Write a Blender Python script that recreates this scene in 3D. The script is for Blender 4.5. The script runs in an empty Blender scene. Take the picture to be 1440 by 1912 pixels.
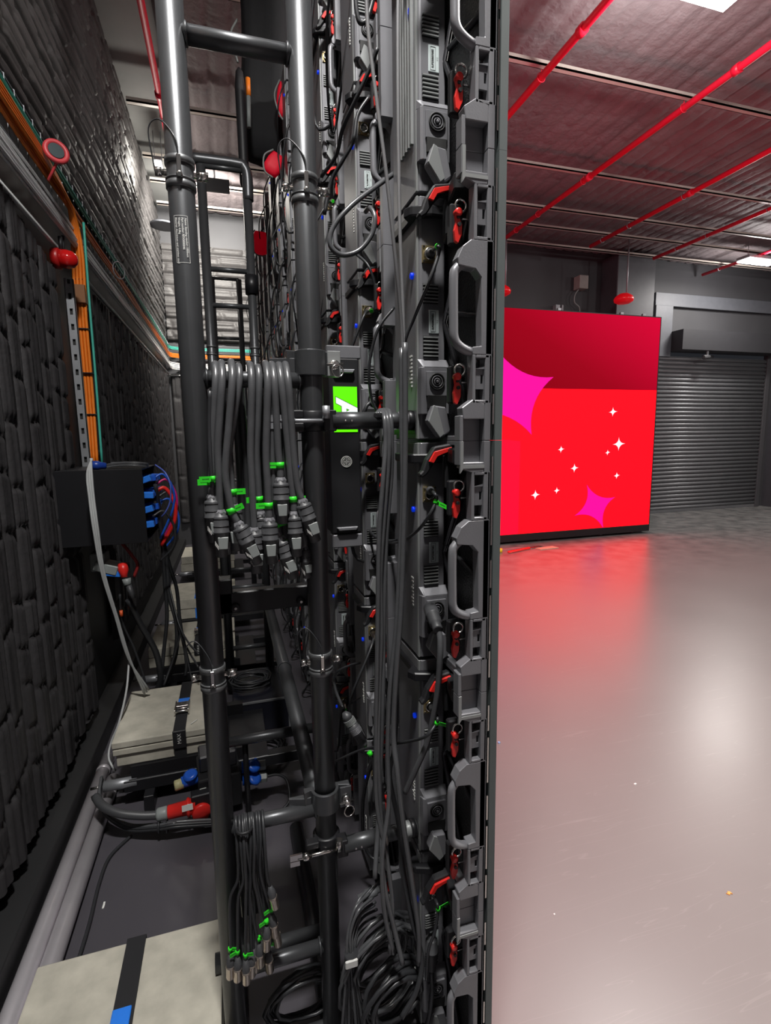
import bpy, math, random
import numpy as np
from mathutils import Vector, Matrix

random.seed(7)
rng = np.random.default_rng(11)
scene = bpy.context.scene
col = scene.collection

# ------------------------------------------------------------------ camera
F = 960.0                       # focal length in pixels of a 1440 x 1912 frame
EYE = 1.55
_d = np.array([95.0, 6683.0, F]); _d /= np.linalg.norm(_d)
_y1 = (295 * 95 - F * F) / 6683
_Y = np.array([-295.0, _y1, F]); _Y /= np.linalg.norm(_Y)
_Z = -_d
_X = np.cross(_Y, _Z)
CAM = np.array([_X, _Y, _Z])     # rows: world axes seen by the camera (x right, y down, z forward)
cd = bpy.data.cameras.new('camera')
cam = bpy.data.objects.new('camera', cd)
col.objects.link(cam)
mw = Matrix.Identity(4)
for r in range(3):
    mw[r][0] = CAM[r][0]; mw[r][1] = -CAM[r][1]; mw[r][2] = -CAM[r][2]
mw[2][3] = EYE
cam.matrix_world = mw
cd.sensor_fit = 'VERTICAL'; cd.sensor_height = 24.0
cd.lens = F / 1912 * 24.0
cd.clip_start = 0.02; cd.clip_end = 100
scene.camera = cam


def at(x, y, X=None, Y=None, Z=None):
    """the point of the place seen at a pixel, on the plane X=, Y= or Z="""
    r = CAM @ np.array([x - 720.0, y - 956.0, F])
    a, v = (0, X) if X is not None else (1, Y) if Y is not None else (2, Z)
    t = (v - (0, 0, EYE)[a]) / r[a]
    return Vector((r[0] * t, r[1] * t, EYE + r[2] * t))


# ------------------------------------------------------------------ world, light, exposure
scene.view_settings.view_transform = 'Standard'
scene.view_settings.look = 'None'
scene.view_settings.exposure = 0.0
scene.view_settings.gamma = 1.0
scene.view_settings.use_curve_mapping = False
world = bpy.data.worlds.new('world'); scene.world = world
world.use_nodes = True
world.node_tree.nodes['Background'].inputs[0].default_value = (0.8, 0.85, 1.0, 1)
world.node_tree.nodes['Background'].inputs[1].default_value = 0.02


def area(name, loc, size, power, color=(1, 1, 1), target=None, sy=None):
    l = bpy.data.lights.new(name, 'AREA'); l.energy = power; l.color = color
    l.shape = 'RECTANGLE'; l.size = size; l.size_y = sy or size
    o = bpy.data.objects.new(name, l); col.objects.link(o)
    o.location = loc
    t = Vector(target) if target else Vector(loc) - Vector((0, 0, 1))
    o.rotation_euler = (t - Vector(loc)).to_track_quat('-Z', 'Y').to_euler()
    o.visible_camera = True
    return o


# ceiling battens of the studio (their fixtures are built further down at the same places)
LAMPS = [(3.05, 3.0), (8.75, 6.95), (2.5, 0.70), (7.6, 2.6), (11.2, 2.6)]
POWER = [16, 70, 240, 60, 60]
FAR_LAMP = at(297, 318, Z=4.32)
for i, (lx, ly) in enumerate(LAMPS):
    area('studio_light', (lx, ly, 4.40), 0.7, POWER[i], (1.0, 0.955, 0.89), sy=0.22)
    pl_ = bpy.data.lights.new('studio_glow', 'POINT'); pl_.energy = (80, 60, 30, 85, 80)[i]; pl_.color = (1.0, 0.96, 0.94); pl_.shadow_soft_size = 0.12
    po_ = bpy.data.objects.new('studio_glow', pl_); col.objects.link(po_); po_.location = (lx, ly, 4.22)
# the service corridor behind the screen has its own lamps
area('corridor_light', (0.05, 0.22, 4.3), 0.30, 145, (1.0, 0.98, 0.95), sy=0.15)
pl_ = bpy.data.lights.new('corridor_far_light', 'POINT'); pl_.energy = 18; pl_.color = (1.0, 0.95, 0.86); pl_.shadow_soft_size = 0.05
po_ = bpy.data.objects.new('corridor_far_light', pl_); col.objects.link(po_); po_.location = FAR_LAMP + Vector((0, 0, -0.12))

area('corridor_added_fill', (0.02, 6.62, 4.33), 0.3, 150, (1.0, 0.96, 0.88), target=(-0.25, 8.1, 3.4))  # added fill light that brightens the blankets on the far wall


# ------------------------------------------------------------------ materials
MATS = {}


def mat(name, color, rough=0.5, metal=0.0, spec=0.5, bump=None, var=None, emis=None, coat=0.0, aniso=None):
    m = bpy.data.materials.new(name); m.use_nodes = True
    nt = m.node_tree; b = nt.nodes['Principled BSDF']
    c = tuple(color) + (1,)
    b.inputs['Base Color'].default_value = c
    b.inputs['Roughness'].default_value = rough
    b.inputs['Metallic'].default_value = metal
    b.inputs['Specular IOR Level'].default_value = spec
    if coat: b.inputs['Coat Weight'].default_value = coat
    tc = nt.nodes.new('ShaderNodeTexCoord')
    n = nt.nodes.new('ShaderNodeTexNoise')
    nt.links.new(tc.outputs['Object'], n.inputs['Vector'])
    n.inputs['Scale'].default_value = (var or (12, 0.15))[0]
    n.inputs['Detail'].default_value = 5
    amt = (var or (12, 0.15))[1]
    mx = nt.nodes.new('ShaderNodeMix'); mx.data_type = 'RGBA'
    mx.inputs['A'].default_value = tuple(v * (1 - amt) for v in color) + (1,)
    mx.inputs['B'].default_value = tuple(min(1, v * (1 + amt)) for v in color) + (1,)
    nt.links.new(n.outputs['Fac'], mx.inputs['Factor'])
    nt.links.new(mx.outputs['Result'], b.inputs['Base Color'])
    if bump:
        n2 = nt.nodes.new('ShaderNodeTexNoise'); n2.inputs['Scale'].default_value = bump[0]
        n2.inputs['Detail'].default_value = 4
        nt.links.new(tc.outputs['Object'], n2.inputs['Vector'])
        bp = nt.nodes.new('ShaderNodeBump'); bp.inputs['Strength'].default_value = bump[1]
        bp.inputs['Distance'].default_value = bump[2] if len(bump) > 2 else 0.01
        nt.links.new(n2.outputs['Fac'], bp.inputs['Height'])
        nt.links.new(bp.outputs['Normal'], b.inputs['Normal'])
    if emis:
        b.inputs['Emission Color'].default_value = tuple(emis[0]) + (1,)
        b.inputs['Emission Strength'].default_value = emis[1]
    MATS[name] = m
    return m


def emit(name, color, strength=1.0):
    m = bpy.data.materials.new(name); m.use_nodes = True
    nt = m.node_tree; b = nt.nodes['Principled BSDF']
    b.inputs['Base Color'].default_value = (0.01, 0.01, 0.01, 1)
    b.inputs['Roughness'].default_value = 0.6; b.inputs['Specular IOR Level'].default_value = 0.05
    b.inputs['Emission Color'].default_value = tuple(color) + (1,)
    b.inputs['Emission Strength'].default_value = strength
    MATS[name] = m
    return m


pole_m = mat('dark_anodised_aluminium', (0.085, 0.088, 0.093), 0.36, 0.55, 0.5, bump=(400, 0.08, 0.001), var=(30, 0.12))
collar_m = mat('worn_collar_metal', (0.17, 0.175, 0.18), 0.42, 0.7, bump=(250, 0.2, 0.001), var=(90, 0.4))
blk_m = mat('black_painted_steel', (0.012, 0.012, 0.014), 0.4, 0.1)
rub_m = mat('black_rubber_cable', (0.030, 0.031, 0.034), 0.38, 0.0, 0.5, var=(60, 0.2))
rubl_m = mat('grey_sheathed_cable', (0.080, 0.082, 0.087), 0.30, 0.0, 0.7, var=(60, 0.2))
plas_m = mat('black_plastic', (0.016, 0.016, 0.018), 0.5, 0.0, 0.4)
wire_m = mat('pale_steel_wire', (0.32, 0.32, 0.33), 0.35, 0.5)
plasl_m = mat('charcoal_plastic', (0.055, 0.056, 0.060), 0.45, 0.0, 0.5, bump=(300, 0.1, 0.001))
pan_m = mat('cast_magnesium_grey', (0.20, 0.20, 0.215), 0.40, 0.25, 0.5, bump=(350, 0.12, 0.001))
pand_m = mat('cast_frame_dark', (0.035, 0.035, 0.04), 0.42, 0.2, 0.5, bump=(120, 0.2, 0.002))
panl_m = mat('cast_bright_edge', (0.30, 0.31, 0.31), 0.4, 0.3, 0.5)  # paler cast grey; also paints light caught on ledges and spine edges
edge_m = mat('module_edge_grey', (0.10, 0.115, 0.115), 0.5, 0.0, 0.4)
chr_m = mat('chromed_steel', (0.75, 0.73, 0.70), 0.18, 1.0)
nick_m = mat('nickel_shell', (0.62, 0.54, 0.47), 0.28, 0.95)
gold_m = mat('brass_flange', (0.62, 0.50, 0.26), 0.3, 0.9, var=(200, 0.4))
red_m = mat('red_plastic', (0.75, 0.025, 0.02), 0.35, 0.0, 0.5)
redp_m = mat('red_painted_pipe', (0.80, 0.012, 0.045), 0.4, 0.0, 0.5)
blue_m = mat('blue_plastic', (0.015, 0.10, 0.55), 0.35, 0.0)
blues_m = mat('bright_blue_plastic', (0.03, 0.22, 0.85), 0.35, 0.0)
knob_m = mat('vivid_blue_knob', (0.0, 0.03, 0.95), 0.4, 0.0, emis=((0.0, 0.05, 1.0), 0.35))
tag_m = mat('green_label_tape', (0.03, 0.70, 0.02), 0.5, 0.0, emis=((0.02, 0.9, 0.01), 0.0))
ink_m = mat('black_ink', (0.01, 0.01, 0.01), 0.6)
white_m = mat('white_print', (0.75, 0.75, 0.72), 0.6)
gpl_m = mat('grey_plastic', (0.25, 0.27, 0.265), 0.45)
lbl_m = mat('pale_serial_label', (0.55, 0.62, 0.62), 0.4)
conc_m = mat('concrete_slab', (0.47, 0.445, 0.375), 0.85, 0.0, 0.3, bump=(60, 0.35, 0.003), var=(14, 0.40))
strap_m = mat('black_webbing', (0.012, 0.012, 0.014), 0.75)
orange_m = mat('orange_cable', (0.80, 0.20, 0.015), 0.45)
teal_m = mat('green_cable', (0.06, 0.42, 0.33), 0.45)
whc_m = mat('white_cable', (0.85, 0.85, 0.85), 0.42)
alu_m = mat('brushed_aluminium', (0.60, 0.57, 0.60), 0.30, 0.5, bump=(40, 0.05, 0.002))
galv_m = mat('galvanised_steel', (0.36, 0.37, 0.39), 0.45, 0.6)
quilt_m = mat('black_quilted_fabric', (0.040, 0.038, 0.040), 0.55, 0.0, 0.4, bump=(45, 0.4, 0.006), var=(7, 0.3))
quiltu_m = mat('grey_quilted_fabric', (0.052, 0.049, 0.049), 0.55, 0.0, 0.4, bump=(40, 0.45, 0.006), var=(7, 0.3))
quiltc_m = mat('ceiling_quilt', (0.20, 0.17, 0.175), 0.7, 0.0, 0.3, bump=(25, 0.7, 0.012), var=(3, 0.3))
wallp_m = mat('black_wall_paint', (0.02, 0.02, 0.021), 0.5, 0.0, 0.5, bump=(8, 0.2, 0.01), var=(3, 0.3))
wallr_m = mat('dark_grey_wall', (0.055, 0.055, 0.06), 0.6, 0.0, 0.4, var=(2, 0.2))
duct_m = mat('grey_duct', (0.10, 0.105, 0.12), 0.5, 0.1)
shut_m = mat('roller_shutter_grey', (0.16, 0.165, 0.175), 0.42, 0.35, 0.5, var=(3, 0.15))
purl_m = mat('cream_purlin', (0.50, 0.45, 0.40), 0.5, 0.1)
lamp_m = emit('lamp_diffuser', (1.0, 0.97, 0.92), 7)
lampc_m = emit('corridor_diffuser', (1.0, 0.97, 0.90), 12)
drape_m = mat('black_drape', (0.010, 0.011, 0.013), 0.85, bump=(6, 0.5, 0.02))


def floor_material():
    m = bpy.data.materials.new('grey_vinyl_floor'); m.use_nodes = True
    nt = m.node_tree; b = nt.nodes['Principled BSDF']; L = nt.links
    tc = nt.nodes.new('ShaderNodeTexCoord')
    n1 = nt.nodes.new('ShaderNodeTexNoise'); n1.inputs['Scale'].default_value = 1.1; n1.inputs['Detail'].default_value = 6
    L.new(tc.outputs['Object'], n1.inputs['Vector'])
    mx = nt.nodes.new('ShaderNodeMix'); mx.data_type = 'RGBA'
    mx.inputs['A'].default_value = (0.168, 0.152, 0.149, 1); mx.inputs['B'].default_value = (0.20, 0.182, 0.178, 1)
    L.new(n1.outputs['Fac'], mx.inputs['Factor'])
    # worn, darker patchy area far away beside the shutter
    sp = nt.nodes.new('ShaderNodeSeparateXYZ'); L.new(tc.outputs['Object'], sp.inputs[0])
    mr = nt.nodes.new('ShaderNodeMapRange'); mr.inputs[1].default_value = 4.2; mr.inputs[2].default_value = 6.3
    L.new(sp.outputs[1], mr.inputs[0])
    n2 = nt.nodes.new('ShaderNodeTexNoise'); n2.inputs['Scale'].default_value = 5; n2.inputs['Detail'].default_value = 8
    L.new(tc.outputs['Object'], n2.inputs['Vector'])
    rp = nt.nodes.new('ShaderNodeValToRGB'); rp.color_ramp.elements[0].position = 0.35; rp.color_ramp.elements[1].position = 0.65
    rp.color_ramp.elements[0].color = (0.10, 0.10, 0.10, 1); rp.color_ramp.elements[1].color = (0.22, 0.215, 0.21, 1)
    L.new(n2.outputs['Fac'], rp.inputs[0])
    mx2 = nt.nodes.new('ShaderNodeMix'); mx2.data_type = 'RGBA'
    L.new(mr.outputs[0], mx2.inputs['Factor']); L.new(mx.outputs['Result'], mx2.inputs['A']); L.new(rp.outputs[0], mx2.inputs['B'])
    # fine pale scratches
    mp = nt.nodes.new('ShaderNodeMapping'); mp.inputs['Rotation'].default_value = (0, 0, 0.9); mp.inputs['Scale'].default_value = (0.5, 9, 1)
    L.new(tc.outputs['Object'], mp.inputs[0])
    n3 = nt.nodes.new('ShaderNodeTexNoise'); n3.inputs['Scale'].default_value = 1.6; n3.inputs['Detail'].default_value = 2
    L.new(mp.outputs[0], n3.inputs['Vector'])
    r3 = nt.nodes.new('ShaderNodeValToRGB'); e = r3.color_ramp.elements
    e[0].position = 0.4985; e[0].color = (0, 0, 0, 1); e[1].position = 0.5; e[1].color = (0.05, 0.05, 0.05, 1)
    x = r3.color_ramp.elements.new(0.5015); x.color = (0, 0, 0, 1)
    L.new(n3.outputs['Fac'], r3.inputs[0])
    mx3 = nt.nodes.new('ShaderNodeMix'); mx3.data_type = 'RGBA'
    L.new(r3.outputs[0], mx3.inputs['Factor']); L.new(mx2.outputs['Result'], mx3.inputs['A'])
    mx3.inputs['B'].default_value = (0.75, 0.7, 0.68, 1)
    L.new(mx3.outputs['Result'], b.inputs['Base Color'])
    # gloss varies a little
    rr = nt.nodes.new('ShaderNodeMapRange'); rr.inputs[3].default_value = 0.29; rr.inputs[4].default_value = 0.37
    L.new(n1.outputs['Fac'], rr.inputs[0]); L.new(rr.outputs[0], b.inputs['Roughness'])
    b.inputs['Specular IOR Level'].default_value = 1.0
    MATS['floor'] = m
    return m


floor_m = floor_material()


def dark_floor_material():
    m = mat('charcoal_corridor_floor', (0.072, 0.067, 0.078), 0.38, 0.0, 0.6, var=(3, 0.2), bump=(120, 0.1, 0.001))
    return m


dfloor_m = dark_floor_material()


# ------------------------------------------------------------------ mesh helpers
class MB:
    """collects shapes into one mesh; each face remembers its material slot and whether it is smooth"""
    def __init__(s):
        s.v = []; s.f = []; s.mi = []; s.sm = []

    def add(s, vs, fs, mi=0, smooth=False):
        o = len(s.v); s.v += [tuple(p) for p in vs]
        for f in fs:
            s.f.append(tuple(i + o for i in f)); s.mi.append(mi); s.sm.append(smooth)
        return s

    def box(s, a, b, mi=0, rot=None, about=None):
        x0, y0, z0 = a; x1, y1, z1 = b
        vs = [Vector(p) for p in ((x0, y0, z0), (x1, y0, z0), (x1, y1, z0), (x0, y1, z0), (x0, y0, z1), (x1, y0, z1), (x1, y1, z1), (x0, y1, z1))]
        if rot is not None:
            c = Vector(about) if about is not None else (Vector(a) + Vector(b)) / 2
            vs = [c + rot @ (v - c) for v in vs]
        return s.add(vs, [(0, 3, 2, 1), (4, 5, 6, 7), (0, 1, 5, 4), (1, 2, 6, 5), (2, 3, 7, 6), (3, 0, 4, 7)], mi)

    def prism(s, poly, axis, lo, hi, mi=0):
        """poly of (a, b) pairs: axis 'y' -> (x, z), 'x' -> (y, z), 'z' -> (x, y)"""
        ar = sum(poly[i][0] * poly[(i + 1) % len(poly)][1] - poly[(i + 1) % len(poly)][0] * poly[i][1] for i in range(len(poly)))
        if ar < 0: poly = poly[::-1]
        mk = {'y': lambda a, b, t: (a, t, b), 'x': lambda a, b, t: (t, a, b), 'z': lambda a, b, t: (a, b, t)}[axis]
        n = len(poly)
        vs = [mk(a, b, lo) for a, b in poly] + [mk(a, b, hi) for a, b in poly]
        f = [tuple(range(n)) if axis == 'y' else tuple(range(n))[::-1], tuple(range(n, 2 * n))[::-1] if axis == 'y' else tuple(range(n, 2 * n))]
        for i in range(n):
            j = (i + 1) % n
            f.append((i, i + n, j + n, j) if axis == 'y' else (i, j, j + n, i + n))
        return s.add(vs, f, mi)

    def tube(s, pts, r, n=10, mi=0, cap=True, closed=False):
        pts = [Vector(p) for p in pts]
        if len(pts) < 2: return s
        rs = r if isinstance(r, (list, tuple)) else [r] * len(pts)
        m = len(pts)
        tan = []
        for i in range(m):
            if closed: t = pts[(i + 1) % m] - pts[(i - 1) % m]
            elif i == 0: t = pts[1] - pts[0]
            elif i == m - 1: t = pts[-1] - pts[-2]
            else: t = (pts[i + 1] - pts[i]).normalized() + (pts[i] - pts[i - 1]).normalized()
            if t.length < 1e-9: t = Vector((0, 0, 1))
            tan.append(t.normalized())
        up = Vector((0, 0, 1)) if abs(tan[0].z) < 0.9 else Vector((1, 0, 0))
        u = tan[0].cross(up).normalized()
        vs = []
        for i in range(m):
            u = (u - tan[i] * u.dot(tan[i]))
            if u.length < 1e-6: u = tan[i].orthogonal()
            u.normalize(); w = tan[i].cross(u)
            for k in range(n):
                a = 2 * math.pi * k / n
                vs.append(pts[i] + (u * math.cos(a) + w * math.sin(a)) * rs[i])
        fs = []
        for i in range(m if closed else m - 1):
            j = (i + 1) % m
            for k in range(n):
                l = (k + 1) % n
                fs.append((i * n + k, i * n + l, j * n + l, j * n + k))
        s.add(vs, fs, mi, True)
        if cap and not closed:
            o = len(s.v) - len(vs)
            s.f.append(tuple(o + k for k in range(n))[::-1]); s.mi.append(mi); s.sm.append(False)
            s.f.append(tuple(o + (m - 1) * n + k for k in range(n))); s.mi.append(mi); s.sm.append(False)
        return s

    def cyl(s, a, b, r, n=20, mi=0, r2=None):
        return s.tube([a, b], [r, r if r2 is None else r2], n, mi)

    def lathe(s, org, axis, prof, n=20, mi=0, smooth=True):
        """prof: (distance along axis, radius)"""
        org = Vector(org); ax = Vector(axis).normalized()
        u = ax.orthogonal().normalized(); w = ax.cross(u)
        vs = []
        for t, r in prof:
            for k in range(n):
                a = 2 * math.pi * k / n
                vs.append(org + ax * t + (u * math.cos(a) + w * math.sin(a)) * r)
        fs = []
        for i in range(len(prof) - 1):
            for k in range(n):
                l = (k + 1) % n
                fs.append((i * n + k, i * n + l, (i + 1) * n + l, (i + 1) * n + k))
        s.add(vs, fs, mi, smooth)
        o = len(s.v) - len(vs)
        s.f.append(tuple(o + k for k in range(n))[::-1]); s.mi.append(mi); s.sm.append(False)
        e = (len(prof) - 1) * n
        s.f.append(tuple(o + e + k for k in range(n))); s.mi.append(mi); s.sm.append(False)
        return s

    def torus(s, c, axis, R, r, n=24, m=8, mi=0, a0=0, a1=2 * math.pi):
        c = Vector(c); ax = Vector(axis).normalized(); u = ax.orthogonal().normalized(); w = ax.cross(u)
        full = abs(a1 - a0 - 2 * math.pi) < 1e-6
        k = n if full else n + 1
        p = [c + (u * math.cos(a0 + (a1 - a0) * i / n) + w * math.sin(a0 + (a1 - a0) * i / n)) * R for i in range(k)]
        return s.tube(p, r, m, mi, closed=full)

    def build(s, name, mats, parent=None, bevel=0.0, seg=1, wn=False):
        me = bpy.data.meshes.new(name)
        me.from_pydata([tuple(p) for p in s.v], [], s.f)
        if not isinstance(mats, (list, tuple)): mats = [mats]
        for m in mats: me.materials.append(m)
        me.polygons.foreach_set('material_index', s.mi)
        me.polygons.foreach_set('use_smooth', s.sm)
        me.update()
        o = bpy.data.objects.new(name, me); col.objects.link(o)
        if parent is not None: o.parent = parent
        if bevel:
            b = o.modifiers.new('edge', 'BEVEL'); b.width = bevel; b.segments = seg
            b.limit_method = 'ANGLE'; b.angle_limit = math.radians(40)
        return o


def tag(o, label=None, cat=None, group=None, kind=None):
    if label: o['label'] = label
    if cat: o['category'] = cat
    if group: o['group'] = group
    if kind: o['kind'] = kind
    return o


def thing(name, label, cat, loc=(0, 0, 0), rz=0.0, group=None):
    o = bpy.data.objects.new(name, None); col.objects.link(o)
    o.empty_display_size = 0.05
    o.location = loc; o.rotation_euler = (0, 0, rz)
    return tag(o, label, cat, group)


def smooth_path(pts, k=8):
    """Catmull-Rom through the points"""
    p = [Vector(q) for q in pts]
    if len(p) < 3: return p
    p = [p[0] * 2 - p[1]] + p + [p[-1] * 2 - p[-2]]
    out = []
    for i in range(1, len(p) - 2):
        for j in range(k):
            t = j / k
            a, b, c, d = p[i - 1], p[i], p[i + 1], p[i + 2]
            out.append(0.5 * ((2 * b) + (c - a) * t + (2 * a - 5 * b + 4 * c - d) * t * t + (3 * b - a - 3 * c + d) * t ** 3))
    out.append(p[-2])
    return out


def copy_tree(o, parent=None):
    c = o.copy(); col.objects.link(c)
    if parent is not None: c.parent = parent
    for ch in list(o.children): copy_tree(ch, c)
    return c


def text_mb(mb, body, size, origin, ux, uy, un, mi=0, align='CENTER', bold=0.0, depth=0.0002):
    """lettering as mesh: ux reading direction, uy up, un out of the surface"""
    cu = bpy.data.curves.new('t', 'FONT'); cu.body = body; cu.size = size
    cu.align_x = align; cu.align_y = 'CENTER'; cu.offset = bold; cu.resolution_u = 3
    ob = bpy.data.objects.new('t', cu); col.objects.link(ob)
    dg = bpy.context.evaluated_depsgraph_get(); dg.update()
    me = bpy.data.meshes.new_from_object(ob.evaluated_get(dg))
    ux, uy, un, origin = Vector(ux).normalized(), Vector(uy).normalized(), Vector(un).normalized(), Vector(origin)
    vs = [origin + ux * v.co.x + uy * v.co.y + un * depth for v in me.vertices]
    mb.add(vs, [tuple(p.vertices) for p in me.polygons], mi)
    bpy.data.objects.remove(ob); bpy.data.curves.remove(cu); bpy.data.meshes.remove(me)
    return mb


def ordinal(i):
    return ['first', 'second', 'third', 'fourth', 'fifth', 'sixth', 'seventh', 'eighth', 'ninth', 'tenth', 'eleventh', 'twelfth', 'thirteenth'][i]

# ================================================================== THE ROOM
XL, XR, YB, YF, ZC = -0.78, 12.6, 8.15, -2.2, 4.75


def struct(name, mb, m, bevel=0.0):
    o = mb.build(name, m, None, bevel); o['kind'] = 'structure'; return o


fl = struct('floor', MB().box((0.50, YF, -0.1), (XR, YB, 0)), floor_m)
fl2 = struct('floor_corridor', MB().box((XL, YF, -0.1), (0.50, YB, 0)), dfloor_m)
struct('wall_left', MB().box((XL - 0.1, YF, 0), (XL, YB, ZC)), wallp_m)
struct('wall_back', MB().box((XL, YB, 0), (7.75, YB + 0.1, ZC)).box((7.75, YB, 3.42), (10.75, YB + 0.1, ZC)).box((10.75, YB, 0), (XR, YB + 0.1, ZC)), wallr_m)
struct('wall_right', MB().box((XR, YF, 0), (XR + 0.1, YB, ZC)), wallr_m)
struct('wall_front', MB().box((XL, YF - 0.1, 0), (XR, YF, ZC)), wallr_m)


def quilt(name, org, eu, ev, en, su, sv, ch, depth, cr, res_u, res_v, m, seed=0, crease=0.6, top=None, mis=(0.12, 0.35)):
    """padded channels side by side along u (width ch), each gathered by creases across v at random spacing cr"""
    r = np.random.default_rng(seed)
    nu, nv = int(su / res_u) + 1, int(sv / res_v) + 1
    U = np.linspace(0, su, nu); V = np.linspace(0, sv, nv)
    H = np.zeros((nu, nv)); K = (U / ch).astype(int)
    W = np.zeros((nu, nv))
    wob = 0.10 * ch * np.sin(V * 3.1 + seed)
    for k in range(int(su / ch) + 2):
        idx = np.where(K == k)[0]
        if len(idx) == 0: continue
        cs = [-r.uniform(0, cr[1])]
        while cs[-1] < sv + cr[1]: cs.append(cs[-1] + r.uniform(*cr))
        cs = np.array(cs)
        amp = r.uniform(0.75, 1.1)
        slant = r.uniform(-0.5, 0.5) * ch
        for i in idx:
            fu = U[i] / ch - k
            pr = (1 - abs(2 * fu - 1) ** 5)
            vv = V + slant * fu + 0.012 * np.sin(V * 9 + k)
            j = np.clip(np.searchsorted(cs, vv) - 1, 0, len(cs) - 2)
            fv = (vv - cs[j]) / (cs[j + 1] - cs[j])
            pf = 1 - crease * (1 - np.clip(fv * 9, 0, 1) ** 0.6) - crease * 0.6 * (np.clip((fv - 0.88) / 0.12, 0, 1) ** 2)
            jit = r.random(len(cs))[j] * 0.35 + 0.75
            H[i] = amp * pr * pf * jit * depth
            W[i] = 0
    org, eu, ev, en = Vector(org), Vector(eu), Vector(ev), Vector(en)
    P = (np.array(org)[None, None] + U[:, None, None] * np.array(eu) + V[None, :, None] * np.array(ev) + H[:, :, None] * np.array(en))
    # sagging long waves
    sag = 0.012 * np.sin(U[:, None] * 2.3 + seed) * np.sin(V[None] * 1.7)
    P = P + sag[:, :, None] * np.array(en) * (depth / 0.03)
    vs = P.reshape(-1, 3)
    if top is not None:
        lim = top(U)                              # upper edge height as a function of u
        Vn = V[None, :] / sv * lim[:, None]
        P = (np.array(org)[None, None] + U[:, None, None] * np.array(eu) + Vn[:, :, None] * np.array(ev) + H[:, :, None] * np.array(en))
        vs = P.reshape(-1, 3)
    a = (np.arange(nu - 1)[:, None] * nv + np.arange(nv - 1)[None]).ravel()
    fs = np.stack([a, a + nv, a + nv + 1, a + 1], 1)
    me = bpy.data.meshes.new(name); me.from_pydata(vs.tolist(), [], fs.tolist())
    me.polygons.foreach_set('use_smooth', [True] * len(fs)); me.materials.append(m); me.update()
    o = bpy.data.objects.new(name, me); col.objects.link(o)
    return o


# ceiling, quilted between purlins; a plain grey board strip runs along the corridor wall
struct('ceiling', MB().box((XL, YF, ZC), (XR, YB, ZC + 0.1)), mat('grey_ceiling_board', (0.20, 0.20, 0.195), 0.7, var=(1.6, 0.35)))
q = quilt('ceiling_quilt', (-0.36, YF, 4.742), (1, 0, 0), (0, 1, 0), (0, 0, -1), 12.9, 10.3, 0.19, 0.028, (0.14, 0.34), 0.027, 0.035, quiltc_m, 3, 0.7)
tag(q, 'dark quilted insulation blanket lining the ceiling between the purlins', 'insulation')
PURL = [-1.3, 0.05, 1.4, 2.75, 4.10, 5.50, 6.43, 6.98, 7.60]
names = ['over the doorway end', 'behind the lamp', 'second from the doorway end', 'above the near lamp', 'crossing the first red pipe beside the screen edge',
         'crossing the second red pipe', 'thin one before the far wall', 'second before the far wall', 'nearest the far wall']
for i, y in enumerate(PURL):
    w = 0.05 if i < 6 else 0.045
    x1 = XR - 0.05
    o = MB().box((-0.70, y, 4.56), (x1, y + w, 4.575)).box((-0.70, y + w - 0.006, 4.56), (x1, y + w, 4.60)).box((-0.70, y, 4.56), (x1, y + 0.006, 4.60)).build('roof_purlin', purl_m)
    tag(o, 'long cream steel purlin under the ceiling, ' + names[i], 'purlin', 'purlins under the ceiling')
for i, (x, z, r) in enumerate(((-0.40, 4.50, 0.026), (2.66, 4.50, 0.03), (4.16, 4.50, 0.03), (5.65, 4.50, 0.03), (7.08, 4.50, 0.028), (8.7, 4.50, 0.026))):
    t = thing('sprinkler_pipe', ['red ceiling pipe above the corridor beside the aluminium poles', 'red ceiling pipe nearest the edge of the screen wall', 'red ceiling pipe, second out from the screen wall',
                                 'red ceiling pipe, third out from the screen wall', 'red ceiling pipe, fourth out, pointing at the roller shutter', 'red ceiling pipe farthest out, beyond the bright lamp'][i], 'pipe', (x, 0, z), 0, 'red pipes under the purlins')
    yend = (5.8, 7.4, 7.3, 7.3, 7.5, 8.0)[i]
    MB().tube([(0, YF + 0.1, 0), (0, yend, 0)], r, 12).build('pipe', redp_m, t)
    for y in ([1.45, 3.6, 5.42] if i else [3.1, 4.05, 5.2]):
        MB().cyl((0, y, 0), (0, y + 0.06, 0), r * 1.35, 14).build('coupling', redp_m, t)
    for y in PURL:
        if y < yend - 0.1:
            MB().torus((0, y + 0.05, 0), (0, 1, 0), r + 0.006, 0.004, 16, 6).cyl((0, y + 0.05, r), (0, y + 0.05, 0.06), 0.004, 6).build('hanger', redp_m if i in (1, 2) else galv_m, t)

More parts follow.
